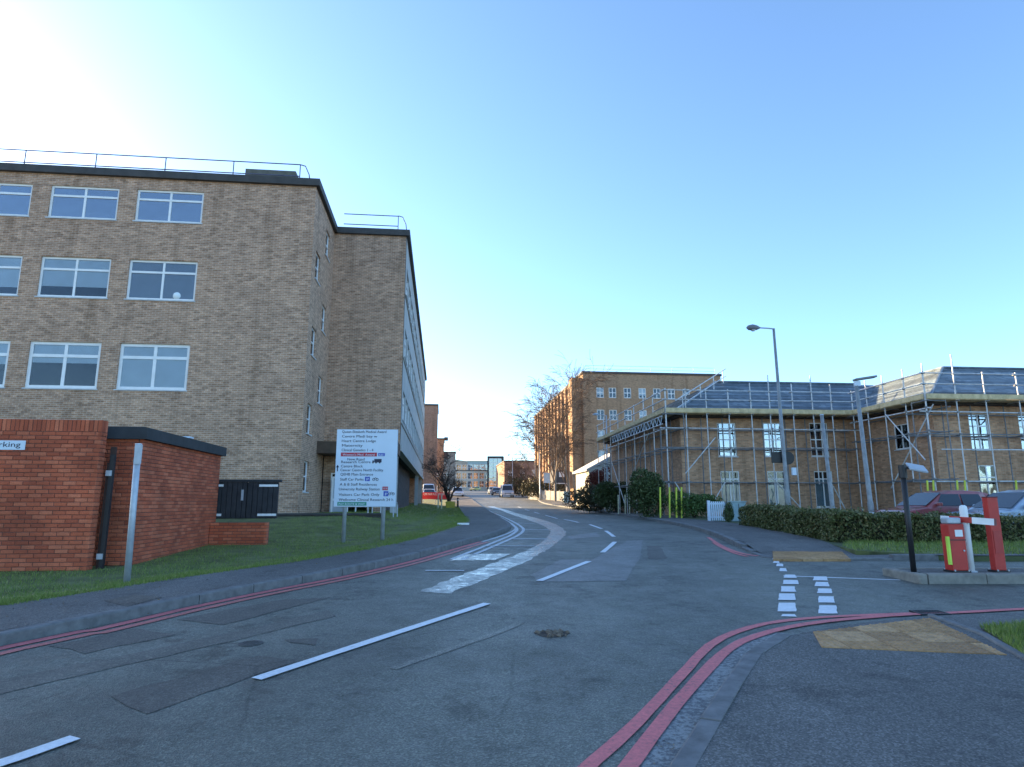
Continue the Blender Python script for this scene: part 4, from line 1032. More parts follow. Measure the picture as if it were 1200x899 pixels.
# slate roofs as overlapping courses, each course a strip
def slope_courses(parent, a, b_, c, d, n, name='slate_course'):
    """quad a-b (eaves) to d-c (ridge); n lapped courses"""
    a, b_, c, d = map(Vector, (a, b_, c, d)); nrm = (b_ - a).cross(d - a).normalized()
    if nrm.z < 0: nrm = -nrm
    for i in range(n):
        t0, t1 = i / n, min(1, (i + 1.25) / n)
        p0, p1 = a + (d - a) * t0, b_ + (c - b_) * t0; q0, q1 = a + (d - a) * t1, b_ + (c - b_) * t1
        lift = .035
        mb = MB(); mb.add([p0 + nrm * lift, p1 + nrm * lift, q1, q0, p0 - nrm * .01, p1 - nrm * .01], [(0, 1, 2, 3), (4, 5, 1, 0)])
        mb.build(name, M_SLATE, parent, fixn=False)
RZ = P(848, 447, 40.0).z
e = .55
rf = MB(); 
def roof_part(name='roof'):
    o = bpy.data.objects.new(name, None); COL.objects.link(o); o.parent = rb; return o
# one solid underlay per roof plus lapped slate courses on the visible slopes
mx0, my0 = M0x - e, M0y - e; rin = 4.6
ridge_y = my0 + 5.4; ridge_x0 = mx0 + 4.7
under = MB().add([(mx0, my0, ZE), (wx0 + 6, my0, ZE), (wx0 + 6, ridge_y, RZ - .03), (ridge_x0, ridge_y, RZ - .03), (mx0, M1y, ZE), (ridge_x0, M1y, RZ - .03), (wx0 + 6, M1y, ZE)],
                 [(0, 1, 2, 3), (0, 3, 5, 4), (3, 2, 6, 5)])
roofm = under.build('roof', M_SLATE, rb, fixn=False)
slope_courses(roofm, (mx0, my0, ZE), (wx0 + 6, my0, ZE), (wx0 + 6, ridge_y, RZ), (ridge_x0, ridge_y, RZ), 24)
slope_courses(roofm, (mx0, M1y, ZE), (mx0, my0, ZE), (ridge_x0, ridge_y, RZ), (ridge_x0, M1y, RZ), 22)
vx0, vy0 = wx0 - e, wy0 - e; pk = P(1108, 431, 35.0)
d_ = Vector((pk.x - S0.x, pk.y - S0.y, 0)); apx = max(vx0 + 3.6, d_.dot(U5)); apy = vy0 + (apx - vx0); RZ2 = pk.z
under = MB().add([(vx0, vy0, ZE), (vx0 + 22, vy0, ZE), (vx0 + 22, apy, RZ2 - .03), (apx, apy, RZ2 - .03), (vx0, 16, ZE), (apx, 16, RZ2 - .03), (vx0 + 22, 16, ZE)], [(0, 1, 2, 3), (0, 3, 5, 4), (3, 2, 6, 5)])
roofw = under.build('roof', M_SLATE, rb, fixn=False)
slope_courses(roofw, (vx0, vy0, ZE), (vx0 + 22, vy0, ZE), (vx0 + 22, apy, RZ2), (apx, apy, RZ2), 24)
slope_courses(roofw, (vx0, 16, ZE), (vx0, vy0, ZE), (apx, apy, RZ2), (apx, 16, RZ2), 24)
for pts in ([(mx0, my0, ZE + .05), (ridge_x0, ridge_y, RZ + .05)], [(ridge_x0, ridge_y, RZ + .06), (wx0 + 3, ridge_y, RZ + .06)]): MB().tube(pts, .07, 6).build('ridge_tile', M_SLATE, roofm)
for pts in ([(vx0, vy0, ZE + .05), (apx, apy, RZ2 + .05)], [(apx, apy, RZ2 + .06), (vx0 + 22, apy, RZ2 + .06)], [(apx, apy, RZ2 + .06), (apx, 15, RZ2 + .06)]): MB().tube(pts, .07, 6).build('ridge_tile', M_SLATE, roofw)

# scaffold: tubes, boards and braces as separate pieces
sf = thing('scaffolding', 'steel tube scaffolding with timber boards around the tan brick building', 'scaffolding', (S0.x, S0.y, 0), A5)
def pole(p, q, mat=M_SCAF, name='standard', r=.029): return MB().tube([p, q], r, 6).build(name, mat, sf, smooth=False)
gz_at = lambda x, y: zg(S0.y + U5.y * x + W5.y * y) + .1
ZL = [l5(860, 502, 0)[1], l5(860, 525, 0)[1], l5(860, 565, 0)[1]]          # ledger levels
RAIL = [ZB_ + .55, ZB_ + 1.05]
def run(p0, p1, inward, n, tops, zl=ZL, legs=True, boards=True, darkl=(1, 2)):
    p0, p1 = Vector(p0), Vector(p1); inn = Vector(inward); d = (p1 - p0).normalized(); ln = (p1 - p0).length
    for k in range(n + 1):
        p = p0 + d * (ln * k / n + (random.uniform(-.15, .15) if 0 < k < n else 0))
        top = ZB_ + 1.15 + random.choice((0, 0, .35, .8)) * (1 if 0 < k else .5)
        g = gz_at(p.x, p.y)
        lo = g if (k % 2 == 0 or random.random() < .5) else ZL[2] - .1
        lnx = random.uniform(-.04, .04)
        pole((p.x, p.y, lo), (p.x + lnx, p.y, top))
        p2 = p + inn * .95
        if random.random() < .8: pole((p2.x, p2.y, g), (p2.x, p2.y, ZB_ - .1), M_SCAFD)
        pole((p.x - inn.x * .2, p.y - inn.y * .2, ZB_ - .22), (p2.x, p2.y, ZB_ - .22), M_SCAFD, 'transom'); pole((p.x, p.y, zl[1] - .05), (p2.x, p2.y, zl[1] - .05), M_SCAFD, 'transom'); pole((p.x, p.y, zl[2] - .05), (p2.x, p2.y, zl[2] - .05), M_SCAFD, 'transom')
    for i, z in enumerate(zl):
        a, b_ = p0 - d * .35, p1 + d * .25
        for off in (0, .95):
            q0, q1 = a + inn * off, b_ + inn * off
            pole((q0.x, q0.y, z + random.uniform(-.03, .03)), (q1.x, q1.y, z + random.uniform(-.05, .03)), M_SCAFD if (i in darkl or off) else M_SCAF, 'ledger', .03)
    for k in range(n + 1):
        p = p0 + d * (ln * k / n)
        for z in list(zl) + RAIL: MB().box((p.x - .05, p.y - .05, z - .045), (p.x + .05, p.y + .05, z + .045)).build('coupler', M_SCAFD, sf)
    for z in RAIL:
        q0, q1 = p0 - d * .2 - inn * .05, p1 + d * .1 - inn * .05; pole((q0.x, q0.y, z), (q1.x, q1.y, z), M_SCAF, 'guard_rail', .027)
    # toe boards and deck boards in lengths
    x = 0
    while x < ln - .05:
        L_ = min(random.choice((2.4, 3.0, 3.9)), ln - x); a = p0 + d * x - inn * .08; b_ = p0 + d * (x + L_ - .02) - inn * .08; zz = ZB_ - .02 + random.uniform(-.012, .012)
        MB().bar((a.x, a.y, zz), (b_.x, b_.y, zz), .038, .225).build('toe_board', M_TIMB, sf)
        for k in range(4):
            o_ = inn * (.15 + k * .235) ; MB().bar((a.x + o_.x, a.y + o_.y, ZB_ - .15), (b_.x + o_.x, b_.y + o_.y, ZB_ - .15), .222, .038).build('deck_board', M_TIMB, sf)
        x += L_
run((0, 0, 0), (XI, 0, 0), (0, 1, 0), 9, None)
run((0, 16.5, 0), (0, 0, 0), (1, 0, 0), 8, None)
run((XI, 0, 0), (XI, YO, 0), (1, 0, 0), 4, None, zl=[ZB_ - .55, ZB_ - 1.6, ZL[2]])
run((XI, YO, 0), (XI + 12, YO, 0), (0, 1, 0), 8, None, zl=[ZB_ - .75, ZB_ - 1.75, ZL[2] - .1], darkl=(1,))
pole((XI + .5, YO, ZB_ - 2.45), (XI + 9, YO, ZB_ - 2.45), M_SCAF, 'ledger')
# braces
for (a, b_) in [((.9, -.05, gz_at(0, 0) + 2.2), (2.6, -.05, ZL[0] - .5)), ((2.2, -.05, gz_at(0, 0) + .6), (3.0, -.05, ZL[2])), ((.3, -.05, ZL[2]), (1.2, -.05, gz_at(0, 0) + .3)), ((XI + .3, YO - .05, ZB_ - .4), (XI - .02, YO + 3.0, gz_at(0, 0) + 1.4)), ((XI - .05, YO + 2.8, ZB_ - .5), (XI - .05, YO + .4, ZB_ - 2.9)), ((-.05, 3, ZL[0]), (-.05, 8, ZL[2])), ((-.05, 12, ZL[1]), (-.05, 8.6, gz_at(0, 8) + .5)), ((7.2, -.05, gz_at(0, 0) + .2), (5.4, -.05, ZL[2] + .4)), ((9.4, -.05, gz_at(0, 0) + .4), (8.6, -.05, ZL[2] + .3)), ((XI + 5.5, YO - .05, ZB_ - .3), (XI + 4.7, YO - .05, ZB_ - 1.0)), ((XI + 6.5, YO - .05, ZL[2] - .1), (XI + 8.4, YO - .05, gz_at(9, -5) + .6))]:
    pole(a, b_, M_SCAF, 'brace')
# ladder beam under the left deck
z0, z1 = ZB_ - .30, ZB_ - .72
for z in (z0, z1): pole((-.1, .3, z), (-.1, 11.5, z), M_SCAF, 'beam_chord')
y = .3
while y < 11:
    pole((-.1, y, z0), (-.1, y + .33, z1), M_SIGNW, 'beam_lacing', .018); pole((-.1, y + .33, z1), (-.1, y + .66, z0), M_SIGNW, 'beam_lacing', .018); y += .66
# rails climbing the hip
hp0, hp1 = Vector((mx0 + .2, my0 + .1, ZE + .75)), Vector((ridge_x0 + .8, ridge_y + .2, RZ + .95))
for dz in (0, -.45): pole(hp0 + Vector((0, 0, dz)), hp1 + Vector((0, 0, dz)), M_SCAF, 'hip_rail')
for t in (.12, .45, .72, .93): q_ = hp0 + (hp1 - hp0) * t; pole(q_ + Vector((0, 0, -1.0)), q_ + Vector((0, 0, .05)), M_SCAF, 'hip_post')
# painted leg sleeves at pavement level
def sleeves(pix_x, pix_top, pix_bot, Y, mat):
    for px in pix_x:
        b_ = P(px, pix_bot, Y); t_ = P(px - .5, pix_top, Y); m4 = Matrix.Translation((S0.x, S0.y, 0)) @ Matrix.Rotation(A5, 4, 'Z'); mi = m4.inverted()
        pole(mi @ Vector((b_.x, b_.y, zg(Y) + .1)), mi @ t_, mat, 'leg_sleeve', .04)
sleeves([774, 785, 793, 799], 571, 609, 31.5, M_YEL); sleeves([707, 717], 582, 602, 50, M_PALEYEL); sleeves([725, 733, 738], 580, 606, 41, M_PALEYEL)
sleeves([1087, 1094, 1122, 1131, 1191], 563, 590, 29.0, M_YEL)

# ------------------------------------------------------------------ foliage
def leaf_cloud(n, fn, size, flat=.0):
    """n random little quads; fn() -> point; returns mesh arrays"""
    c = np.array([fn() for _ in range(n)])
    a = RNG.normal(size=(n, 3)); a /= np.linalg.norm(a, axis=1)[:, None]
    b_ = RNG.normal(size=(n, 3)); b_ -= (b_ * a).sum(1)[:, None] * a; b_ /= np.linalg.norm(b_, axis=1)[:, None]
    s = RNG.uniform(size * .6, size * 1.4, n)[:, None]
    v = np.stack([c - a * s, c - b_ * s * .55, c + a * s, c + b_ * s * .55], 1)
    return v
def cloud_obj(name, v, mat, parent=None):
    n = len(v); me = bpy.data.meshes.new(name); me.vertices.add(n * 4); me.vertices.foreach_set('co', v.reshape(-1))
    me.loops.add(n * 4); me.loops.foreach_set('vertex_index', np.arange(n * 4)); me.polygons.add(n); me.polygons.foreach_set('loop_start', np.arange(n) * 4)
    me.update(calc_edges=True); me.materials.append(mat); o = bpy.data.objects.new(name, me); COL.objects.link(o)
    if parent: o.parent = parent
    return o
def bush(name, label, loc, rx, ry, h, n, mat, size=.06, lobes=7, cat='bush', seed=1, bare=0.0):
    rs = random.Random(seed); t = thing(name, label, cat, loc)
    L_ = [(rs.uniform(-.5, .5) * rx, rs.uniform(-.5, .5) * ry, rs.uniform(.3, .72) * h, rs.uniform(.38, .6)) for _ in range(lobes)] + [(0, 0, h * .4, .75)]
    def fn():
        cx, cy, cz, k = rs.choice(L_)
        while True:
            d = np.array([rs.gauss(0, 1) for _ in range(3)]); d /= np.linalg.norm(d); r = rs.uniform(.55, 1.06) ** .6
            p = (cx + d[0] * rx * k * r, cy + d[1] * ry * k * r, cz + d[2] * h * .42 * (k + .25) * r)
            if .02 < p[2] < h * 1.08: return p
    cloud_obj('foliage', leaf_cloud(n, fn, size), mat, t)
    for i in range(4):
        a = rs.uniform(0, 6.28); MB().tube([(0, 0, -.05), (math.cos(a) * rx * .2, math.sin(a) * ry * .2, h * .4), (math.cos(a) * rx * .45, math.sin(a) * ry * .45, h * .8)], [.04, .03, .01], 5).build('stem', M_BARK, t)
    return t
def gpos(px, Y, dz=.1): a, _ = ray(px, 595); return (a * Y, Y, zg(Y) + dz)
bush('evergreen_bush', 'large dark evergreen bush at the left end of the scaffolded building', gpos(758, 33.0), 1.25, 1.2, 2.35, 9000, M_LEAFD, .055, seed=3)
bush('evergreen_bush', 'low laurel bush right of the yellow scaffold legs', gpos(813, 32.0), 1.5, .9, 1.25, 7000, M_LEAFL, .05, seed=4)
bush('olive_bush', 'broad brownish bush by the pavement left of the scaffold legs', gpos(690, 50.0), 2.0, 1.6, 2.1, 7000, M_LEAFB, .07, seed=5)
bush('evergreen_bush', 'dark bush partly behind the white scaffold legs', gpos(722, 46.0), 1.6, 1.4, 2.3, 7000, M_LEAFD, .07, seed=6)
bush('red_shrub', 'red-leaved shrub above the brownish bush by the far scaffold end', gpos(702, 53.5, 1.5), 1.3, 1.1, 2.2, 3600, M_LEAFR, .07, seed=7)
bush('red_shrub', 'dull red shrub inside the far end of the scaffold', gpos(733, 50.5, 1.3), .9, .9, 2.2, 2200, M_LEAFR, .06, seed=17)
# hedges: clipped box shapes full of small leaves
def hedge(name, label, pts, w, h, n, mat, size=.035, seed=1):
    rs = random.Random(seed); pts = [Vector(p) for p in pts]; seg = [(a, b_) for a, b_ in zip(pts, pts[1:])]; ln = [(b_ - a).length for a, b_ in seg]
    t = thing(name, label, 'hedge', (pts[0].x, pts[0].y, zg(pts[0].y) + .1)); o3 = Vector(t.location)
    def fn():
        (a, b_) = rs.choices(seg, ln)[0]; d = (b_ - a); s = rs.uniform(-w * .5 / d.length, 1 + w * .5 / d.length); nn = Vector((-d.y, d.x)).normalized(); p = a + d * s
        hh = h * (1 + .05 * math.sin(p.x * 2.1 + p.y * 1.3) + .04 * math.sin(p.x * 5.7 + p.y * 4.1) + .03 * math.sin(p.y * 11))
        f = rs.random(); bulge = 1 + .10 * math.sin(p.x * 3.3 + p.y * 2.7) + .06 * math.sin(p.x * 9 + p.y * 7)
        if f < .45: q_, z = rs.choice((-1, 1)) * w / 2 * bulge * rs.uniform(.8, 1.05), rs.uniform(.0, 1) * hh
        elif f < .85: q_, z = rs.uniform(-.5, .5) * w, hh * rs.uniform(.86, 1.03)
        else: q_, z = rs.uniform(-.5, .5) * w, rs.random() * hh
        if rs.random() < .03: z += rs.uniform(.02, .12)
        y = p.y + nn.y * q_; return (p.x + nn.x * q_ - o3.x, y - o3.y, zg(y) + .1 + z - o3.z)
    cloud_obj('foliage', leaf_cloud(n, fn, size), mat, t)
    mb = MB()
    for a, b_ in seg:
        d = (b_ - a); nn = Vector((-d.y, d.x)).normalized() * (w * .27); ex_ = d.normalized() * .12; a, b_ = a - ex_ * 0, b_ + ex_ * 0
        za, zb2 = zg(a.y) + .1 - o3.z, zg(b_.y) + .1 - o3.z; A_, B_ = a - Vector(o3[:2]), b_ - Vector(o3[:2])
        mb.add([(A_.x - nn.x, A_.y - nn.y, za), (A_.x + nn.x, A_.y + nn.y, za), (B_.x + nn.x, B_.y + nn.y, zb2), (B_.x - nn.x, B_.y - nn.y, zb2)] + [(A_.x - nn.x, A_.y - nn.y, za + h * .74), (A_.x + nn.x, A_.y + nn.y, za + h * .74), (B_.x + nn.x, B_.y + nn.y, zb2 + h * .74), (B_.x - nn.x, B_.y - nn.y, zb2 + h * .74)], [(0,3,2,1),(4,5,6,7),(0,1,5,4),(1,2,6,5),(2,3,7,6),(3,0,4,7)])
    tw = MB()
    for _ in range(int(sum(ln) * 26)):
        (a, b_) = rs.choices(seg, ln)[0]; p = a + (b_ - a) * rs.random(); q_ = rs.uniform(-.5, .5) * w; d = (b_ - a); nn = Vector((-d.y, d.x)).normalized(); p = p + nn * q_
        z0 = zg(p.y) + .1 - o3.z + h * rs.uniform(.75, .98); l_ = rs.uniform(.08, .22); tw.tube([(p.x - o3.x, p.y - o3.y, z0), (p.x - o3.x + rs.gauss(0, .04), p.y - o3.y + rs.gauss(0, .04), z0 + l_)], [.005, .003], 3)
    tw.build('loose_twigs', M_TWIG, t)['kind'] = 'stuff'
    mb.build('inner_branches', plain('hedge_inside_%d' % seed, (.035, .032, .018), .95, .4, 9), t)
    return t
h0, h1 = G(884, 617, .1), G(985, 636, .1)
hedge('clipped_hedge', 'clipped green hedge in front of the scaffolded building', [(h0.x + .25, h0.y + .4), (h1.x + .35, h1.y + .5), (h1.x + 1.6, h1.y + .25), (h1.x + 3.0, h1.y + .3)], .9, .66, 42000, M_LEAFM, .035, 11)
hedge('clipped_hedge', 'long low hedge behind the red barrier posts', [(h1.x + 3.05, h1.y + .3), (h1.x + 13, h1.y + 1.2)], .9, .58, 26000, M_LEAFM, .035, 12)
# bare trees
def bare_tree(name, label, loc, h, spread, seed, bark, twig, levels=5, droop=0.0, lean=(0, 0), trunk_r=.16, fork=.3, n1=7, tl=.62, rmin=.008):
    rs = random.Random(seed); t = thing(name, label, 'tree', loc)
    tr, cr = MB(), MB()
    def grow(p, d, ln, r, lv):
        n = 4; pts, rad = [p.copy()], [r]
        for i in range(n):
            d = (d + Vector((rs.gauss(0, .13), rs.gauss(0, .13), rs.gauss(0, .08) - droop * (lv >= 2) * .18 * lv + (.10 if lv < 2 else 0)))).normalized()
            p = p + d * (ln / n); pts.append(p.copy()); rad.append(r * (1 - .72 * (i + 1) / n))
        (tr if lv == 0 else cr).tube(pts, [max(x, rmin) for x in rad], 7 if lv == 0 else (5 if lv < 2 else 3), cap=False)
        if lv >= levels: return
        k = n1 if lv == 0 else rs.choice((3, 4, 5))
        for j in range(k):
            s = rs.uniform(fork, 1.0) if lv == 0 else rs.uniform(.25, 1); i = min(n - 1, int(s * n)); f = s * n - i
            q_ = pts[i] + (pts[i + 1] - pts[i]) * f; a = rs.uniform(0, 6.28)
            dd = (d * .75 + Vector((math.cos(a), math.sin(a), rs.uniform(.0, .5))) * (spread * (1.0 if lv else .9))).normalized()
            grow(q_, dd, ln * rs.uniform(.45, .68), max(rad[i] * .55, rmin), lv + 1)
    grow(Vector((0, 0, -.1)), Vector((lean[0], lean[1], 1)).normalized(), h * tl, trunk_r, 0)
    tr.build('trunk', bark, t, smooth=True, fixn=False); cr.build('crown', twig, t, fixn=False)
    return t
def tpos(px, Y, dz=.05): a, _ = ray(px, 590); return (a * Y, Y, zg(Y) + dz)
bare_tree('bare_tree', 'dark bare tree leaning over the grass beside the left pavement', tpos(527, 66), 5.6, 1.0, 5, M_BARK, M_BARK, 5, 0, (.05, 0), .24, .15, 9)
bare_tree('bare_tree', 'small bare tree behind the red banner on the left', tpos(517, 80), 5.5, .9, 25, M_BARK, M_BARK, 4, 0, (-.05, 0), .16, .25, 7)
bare_tree('birch_tree', 'tallest bare birch in front of the brown brick block', tpos(651, 84), 13.2, .45, 8, M_BARK2, M_TWIG, 4, .2, (-.03, 0), .17, .2, 18, .88, .018)
bare_tree('birch_tree', 'bare birch left of the tallest one, reaching over the road', tpos(634, 92), 10.5, .45, 9, M_BARK2, M_TWIG, 4, .2, (-.02, 0), .14, .2, 15, .88, .018)
bare_tree('birch_tree', 'bare birch close against the brown brick block corner', tpos(668, 86), 9.5, .5, 10, M_BARK2, M_TWIG, 4, .25, (.02, 0), .15, .2, 13, .88, .018)
bare_tree('bare_tree', 'low twiggy tree at the far right bend of the road', tpos(616, 118), 7.0, 1.0, 12, M_BARK, M_TWIG, 5, .1, (0, 0), .2, .2, 9)
bare_tree('bare_tree', 'far twiggy tree left of the far right bend', tpos(604, 140), 8.0, 1.0, 13, M_BARK, M_TWIG, 5, .1, (0, 0), .2, .2, 9)
bush('olive_bush', 'brown leafless hedge behind the low grey fence', tpos(640, 93), 4.0, 1.5, 3.0, 3500, M_LEAFB, .12, seed=31)
bush('olive_bush', 'brownish undergrowth at the foot of the birches', tpos(612, 108), 3.0, 2.0, 3.5, 3000, M_LEAFB, .13, seed=32)

# ------------------------------------------------------------------ lamp posts and poles on the right
M_POLE = plain('weathered_pole', (.27, .285, .29), .6, .2, 6, metal=.2)
def lamp_post(label, px_b, Y, px_t, py_t, arm, head, mat=M_GALV, r=(.085, .05), z_extra=0):
    g = gpos(px_b, Y); t_ = P(px_t, py_t, Y); h = t_.z - g[2]; lx = t_.x - g[0]
    t = thing('lamp_post', label, 'lamp post', g)
    MB().tube([(0, 0, -.1), (lx * .15, 0, h * .15), (lx * .16, 0, h * .16), (lx, 0, h)], [r[0] * 1.2, r[0] * 1.2, r[0], r[1]], 12).build('pole', mat, t, smooth=True)
    return t, lx, h
t, lx, h = lamp_post('tall grey lamp post with a teardrop lamp and dark sign on its shaft', 924, 26.5, 906.5, 385, 0, 0, mat=M_POLE)
MB().tube([(lx, 0, h - .02), (lx - .25, 0, h + .01), (lx - .62, 0, h + .03)], .028, 8).build('arm', M_GALV, t)
hm = MB(); hx = lx - .58
hm.tube([(hx + .02, 0, h + .03), (hx - .12, 0, h + .035), (hx - .30, 0, h + .04), (hx - .48, 0, h + .035), (hx - .56, 0, h + .03)], [.03, .10, .14, .10, .02], 12); o = hm.build('lamp_head', plain('lamp_grey', (.16, .17, .19), .5, .1, 5), t, smooth=True); o.scale.z = 1.0
MB().tube([(hx - .28, 0, h - .06), (hx - .28, 0, h - .115)], [.11, .06], 12).build('lamp_glass', M_LAMP, t)
sz = P(918, 536, 26.5).z - t.location.z; sx0 = P(905, 536, 26.5).x - t.location.x; sx1 = P(932, 536, 26.5).x - t.location.x
mb = MB(); mb.box((sx0, .10, sz - .22), ((sx0 + sx1) / 2 + .05, .13, sz + .22)); mb.build('sign_back', M_BLACK, t, bevel=.05)
mb = MB(); mb.tube([(sx1 - .27, .09, sz - .02), (sx1 - .27, .12, sz - .02)], .27, 20); mb.build('round_sign_back', M_BLACK, t)
MB().box((sx0 + .72, -.14, sz - .72), (sx0 + .88, -.02, sz - .42)).build('control_box', M_SIGNW, t)
t, lx, h = lamp_post('plain grey pole between tall lamp post and floodlight pole', 976, 26.0, 963, 487, 0, 0, r=(.08, .065), mat=M_POLE)
MB().tube([(lx, 0, h), (lx, 0, h + .05)], [.085, .06], 12).build('cap', M_GALV, t)
t, lx, h = lamp_post('pale post with a flat tilted floodlight by the inner corner of scaffolding', 1021, 24.0, 1003.5, 452, 0, 0, r=(.085, .065), mat=M_POLE)
mb = MB(); mb.bar((lx - .05, 0, h + .22), (lx + .74, .0, h + .34), .30, .075, (0, 0, 1)); mb.build('floodlight', plain('flood_grey', (.20, .21, .22), .5, .1, 5), t, bevel=.015)
MB().box((lx - .06, -.06, h - .02), (lx + .14, .06, h + .17)).build('bracket', M_SIGNW, t)
# far lamp posts along the street
for lab, pxb, Y, pxt, pyt, arm in [('far street lamp with an arm over the road before the brown brick block', 712, 52.0, 710.5, 487, -.75), ('slim pale lamp post by the grey fence under the birches', 633, 88.0, 632, 524, -.6), ('distant lamp post beside the parked white van', 601, 112.0, 600.5, 534, -.6)]:
    t, lx, h = lamp_post(lab, pxb, Y, pxt, pyt, 0, 0, r=(.07, .045))
    MB().tube([(lx, 0, h), (lx + arm, 0, h + .1)], .03, 6).build('arm', M_GALV, t); MB().tube([(lx + arm + .15, 0, h + .08), (lx + arm - .1, 0, h + .10), (lx + arm - .35, 0, h + .09)], [.05, .11, .04], 8).build('lamp_head', M_GALV, t)
# black bollard lamp on the island
b_ = G(1071, 671, .13); BY = b_.y
isl = thing('traffic_island', 'raised concrete kerb island under the red barrier posts', 'island', (b_.x, BY, zg(BY)), R(1))
L0 = .03
stn = stone_mesh('island_kerb', .89, .16, .32, M_CONC2, .03)
for k in range(9): inst('kerb_stone', stn, isl, (L0 + .45 + k * .9, -.22, .14 + .001 * (k % 3)), (0, 0, 0))
for k in range(9): inst('kerb_stone', stn, isl, (L0 + .45 + k * .9, .62, .14), (0, 0, math.pi))
MB().box((L0 - .14, -.3, -.2), (L0 - .005, .7, .142)).build('end_kerb', M_CONC2, isl, bevel=.03)
MB().box((L0, -.138, -.2), (L0 + 8.1, .538, .128)).build('infill', M_PAVE, isl)
t = thing('bollard_lamp', 'slim black post with a small tilted solar lamp on the island end', 'lamp post', (b_.x, BY, zg(BY) + .128))
tt = P(1057, 545, BY); h = tt.z - zg(BY) - .128; lx = tt.x - b_.x
MB().tube([(0, 0, -.02), (lx * .93, 0, h * .93)], .042, 10).build('pole', M_BLACK, t, smooth=True); MB().tube([(lx * .93, 0, h * .93 - .09), (lx, 0, h)], .062, 10).build('collar', M_BLACK, t)
MB().tube([(0, 0, -.01), (0, 0, .015)], .09, 12).build('base_plate', M_BLACK, t)
mb = MB(); mb.bar((lx + .08, -.02, h - .02), (lx + .34, -.06, h - .075), .24, .03, (0.0, -.55, 1)); mb.build('lamp_panel', M_BLIND2, t, bevel=.006)
MB().tube([(lx + .04, 0, h - .05), (lx + .14, -.02, h - .05)], .02, 6).build('bracket', M_BLACK, t)
# barrier posts
def bp(px, py, Y): return P(px, py, Y)
zI = zg(BY) + .128
def upright(name, label, pxb, pyb, pxt, pyt, w, d, mat, cat):
    a, _ = ray(pxb, pyb); Y = BY + .1; x = a * Y; top = P(pxt, pyt, Y); h = top.z - zI; lx = top.x - x
    t = thing(name, label, cat, (x, Y, zI)); return t, lx, h
t, lx, h = upright('barrier_cabinet', 'tall red barrier post at the right of the island', 1171, 672, 1160, 583, .2, .2, M_RED, 'barrier')
wv = .17
def leaning(mb, w, d, lx, h, z0=0.0): return mb.add([(-w/2, -d/2, z0), (w/2, -d/2, z0), (w/2, d/2, z0), (-w/2, d/2, z0), (lx - w/2, -d/2, h), (lx + w/2, -d/2, h), (lx + w/2, d/2, h), (lx - w/2, d/2, h)], [(0,3,2,1),(4,5,6,7),(0,1,5,4),(1,2,6,5),(2,3,7,6),(3,0,4,7)])
leaning(MB(), wv, .12, 0, h, .03).build('post_body', M_RED, t, bevel=.008); MB().box((-.11, -.10, 0), (.11, .10, .03)).build('base_plate', M_BLACK, t); MB().box((-.06, -.068, h * .25), (.06, -.062, h * .55)).build('access_panel', plain('red_panel', (.50, .03, .025), .45, .08, 5), t)
ra, rh = t, h
t, lx, h = upright('barrier_cabinet', 'shorter red barrier cabinet with grey cap and lime strip', 1122, 672, 1116, 614, .3, .3, M_RED, 'barrier')
MB().box((-.125, -.10, .03), (.125, .10, h)).build('cabinet_body', M_RED, t, bevel=.01); MB().box((-.14, -.12, 0), (.14, .12, .03)).build('base_plate', M_BLACK, t)
MB().box((-.12, -.09, h + .002), (.10, .09, h + .10)).build('cap', M_GALV, t, bevel=.02); MB().box((-.16, -.105, .12), (-.128, -.05, h * .74)).build('reflective_strip', M_HIVIS, t)
lc, lh = t, h
t, lx, h = upright('white_post', 'white cylindrical post between the two red barrier cabinets', 1138, 672, 1130, 592, .1, .1, M_WHITE, 'post')
MB().tube([(0, 0, 0), (0, 0, h - .06), (0, 0, h - .02), (0, 0, h)], [.058, .058, .05, .025], 14).build('shaft', M_WHITE, t, smooth=True); MB().tube([(0, 0, 0), (0, 0, .02)], .09, 12).build('base_plate', M_GALV, t)
# barrier arm: short striped stub, square end
a0, a1 = P(1103, 607, BY + .35), P(1166, 612, BY - .28)
am = bpy.data.objects.new('barrier_arm', None); COL.objects.link(am); am.parent = lc; am.location = a0 - lc.location; am['label'] = 'short red and white striped arm'
dv = a1 - a0
for k, (t0, t1, m_) in enumerate([(0, .17, M_WHITE), (.17, .60, M_RED), (.60, 1.0, M_WHITE)]): MB().bar(dv * t0, dv * t1, .06, .075 + .012 * k).build('stripe', m_, am)
MB().bar(dv * 1.0, dv * 1.012, .064, .105).build('end_cap', M_REDD, am)
for t_, w_, d_ in ((ra, .105, .09), (lc, .13, .11)):
    for sx in (-1, 1):
        for sy in (-1, 1): MB().tube([(sx * (w_ - .02), sy * (d_ - .02) - (.03 if sy < 0 else -.03), .02), (sx * (w_ - .02), sy * (d_ - .02) - (.03 if sy < 0 else -.03), .045)], .012, 6).build('bolt', M_GALV, t_)
MB().box((-.126, -.1045, lh * .66), (.126, -.1005, lh * .68)).build('door_seam', M_BLACK, lc); MB().tube([(.08, -.101, lh * .45), (.08, -.112, lh * .45)], .014, 10).build('lock', M_GALV, lc)
MB().box((-.03, -.104, lh * .74), (.09, -.1005, lh * .88)).build('warning_label', M_WHITE, lc)
MB().box((-.09, -.065, rh - .004), (.09, .065, rh + .012)).build('cap', M_REDD, ra)
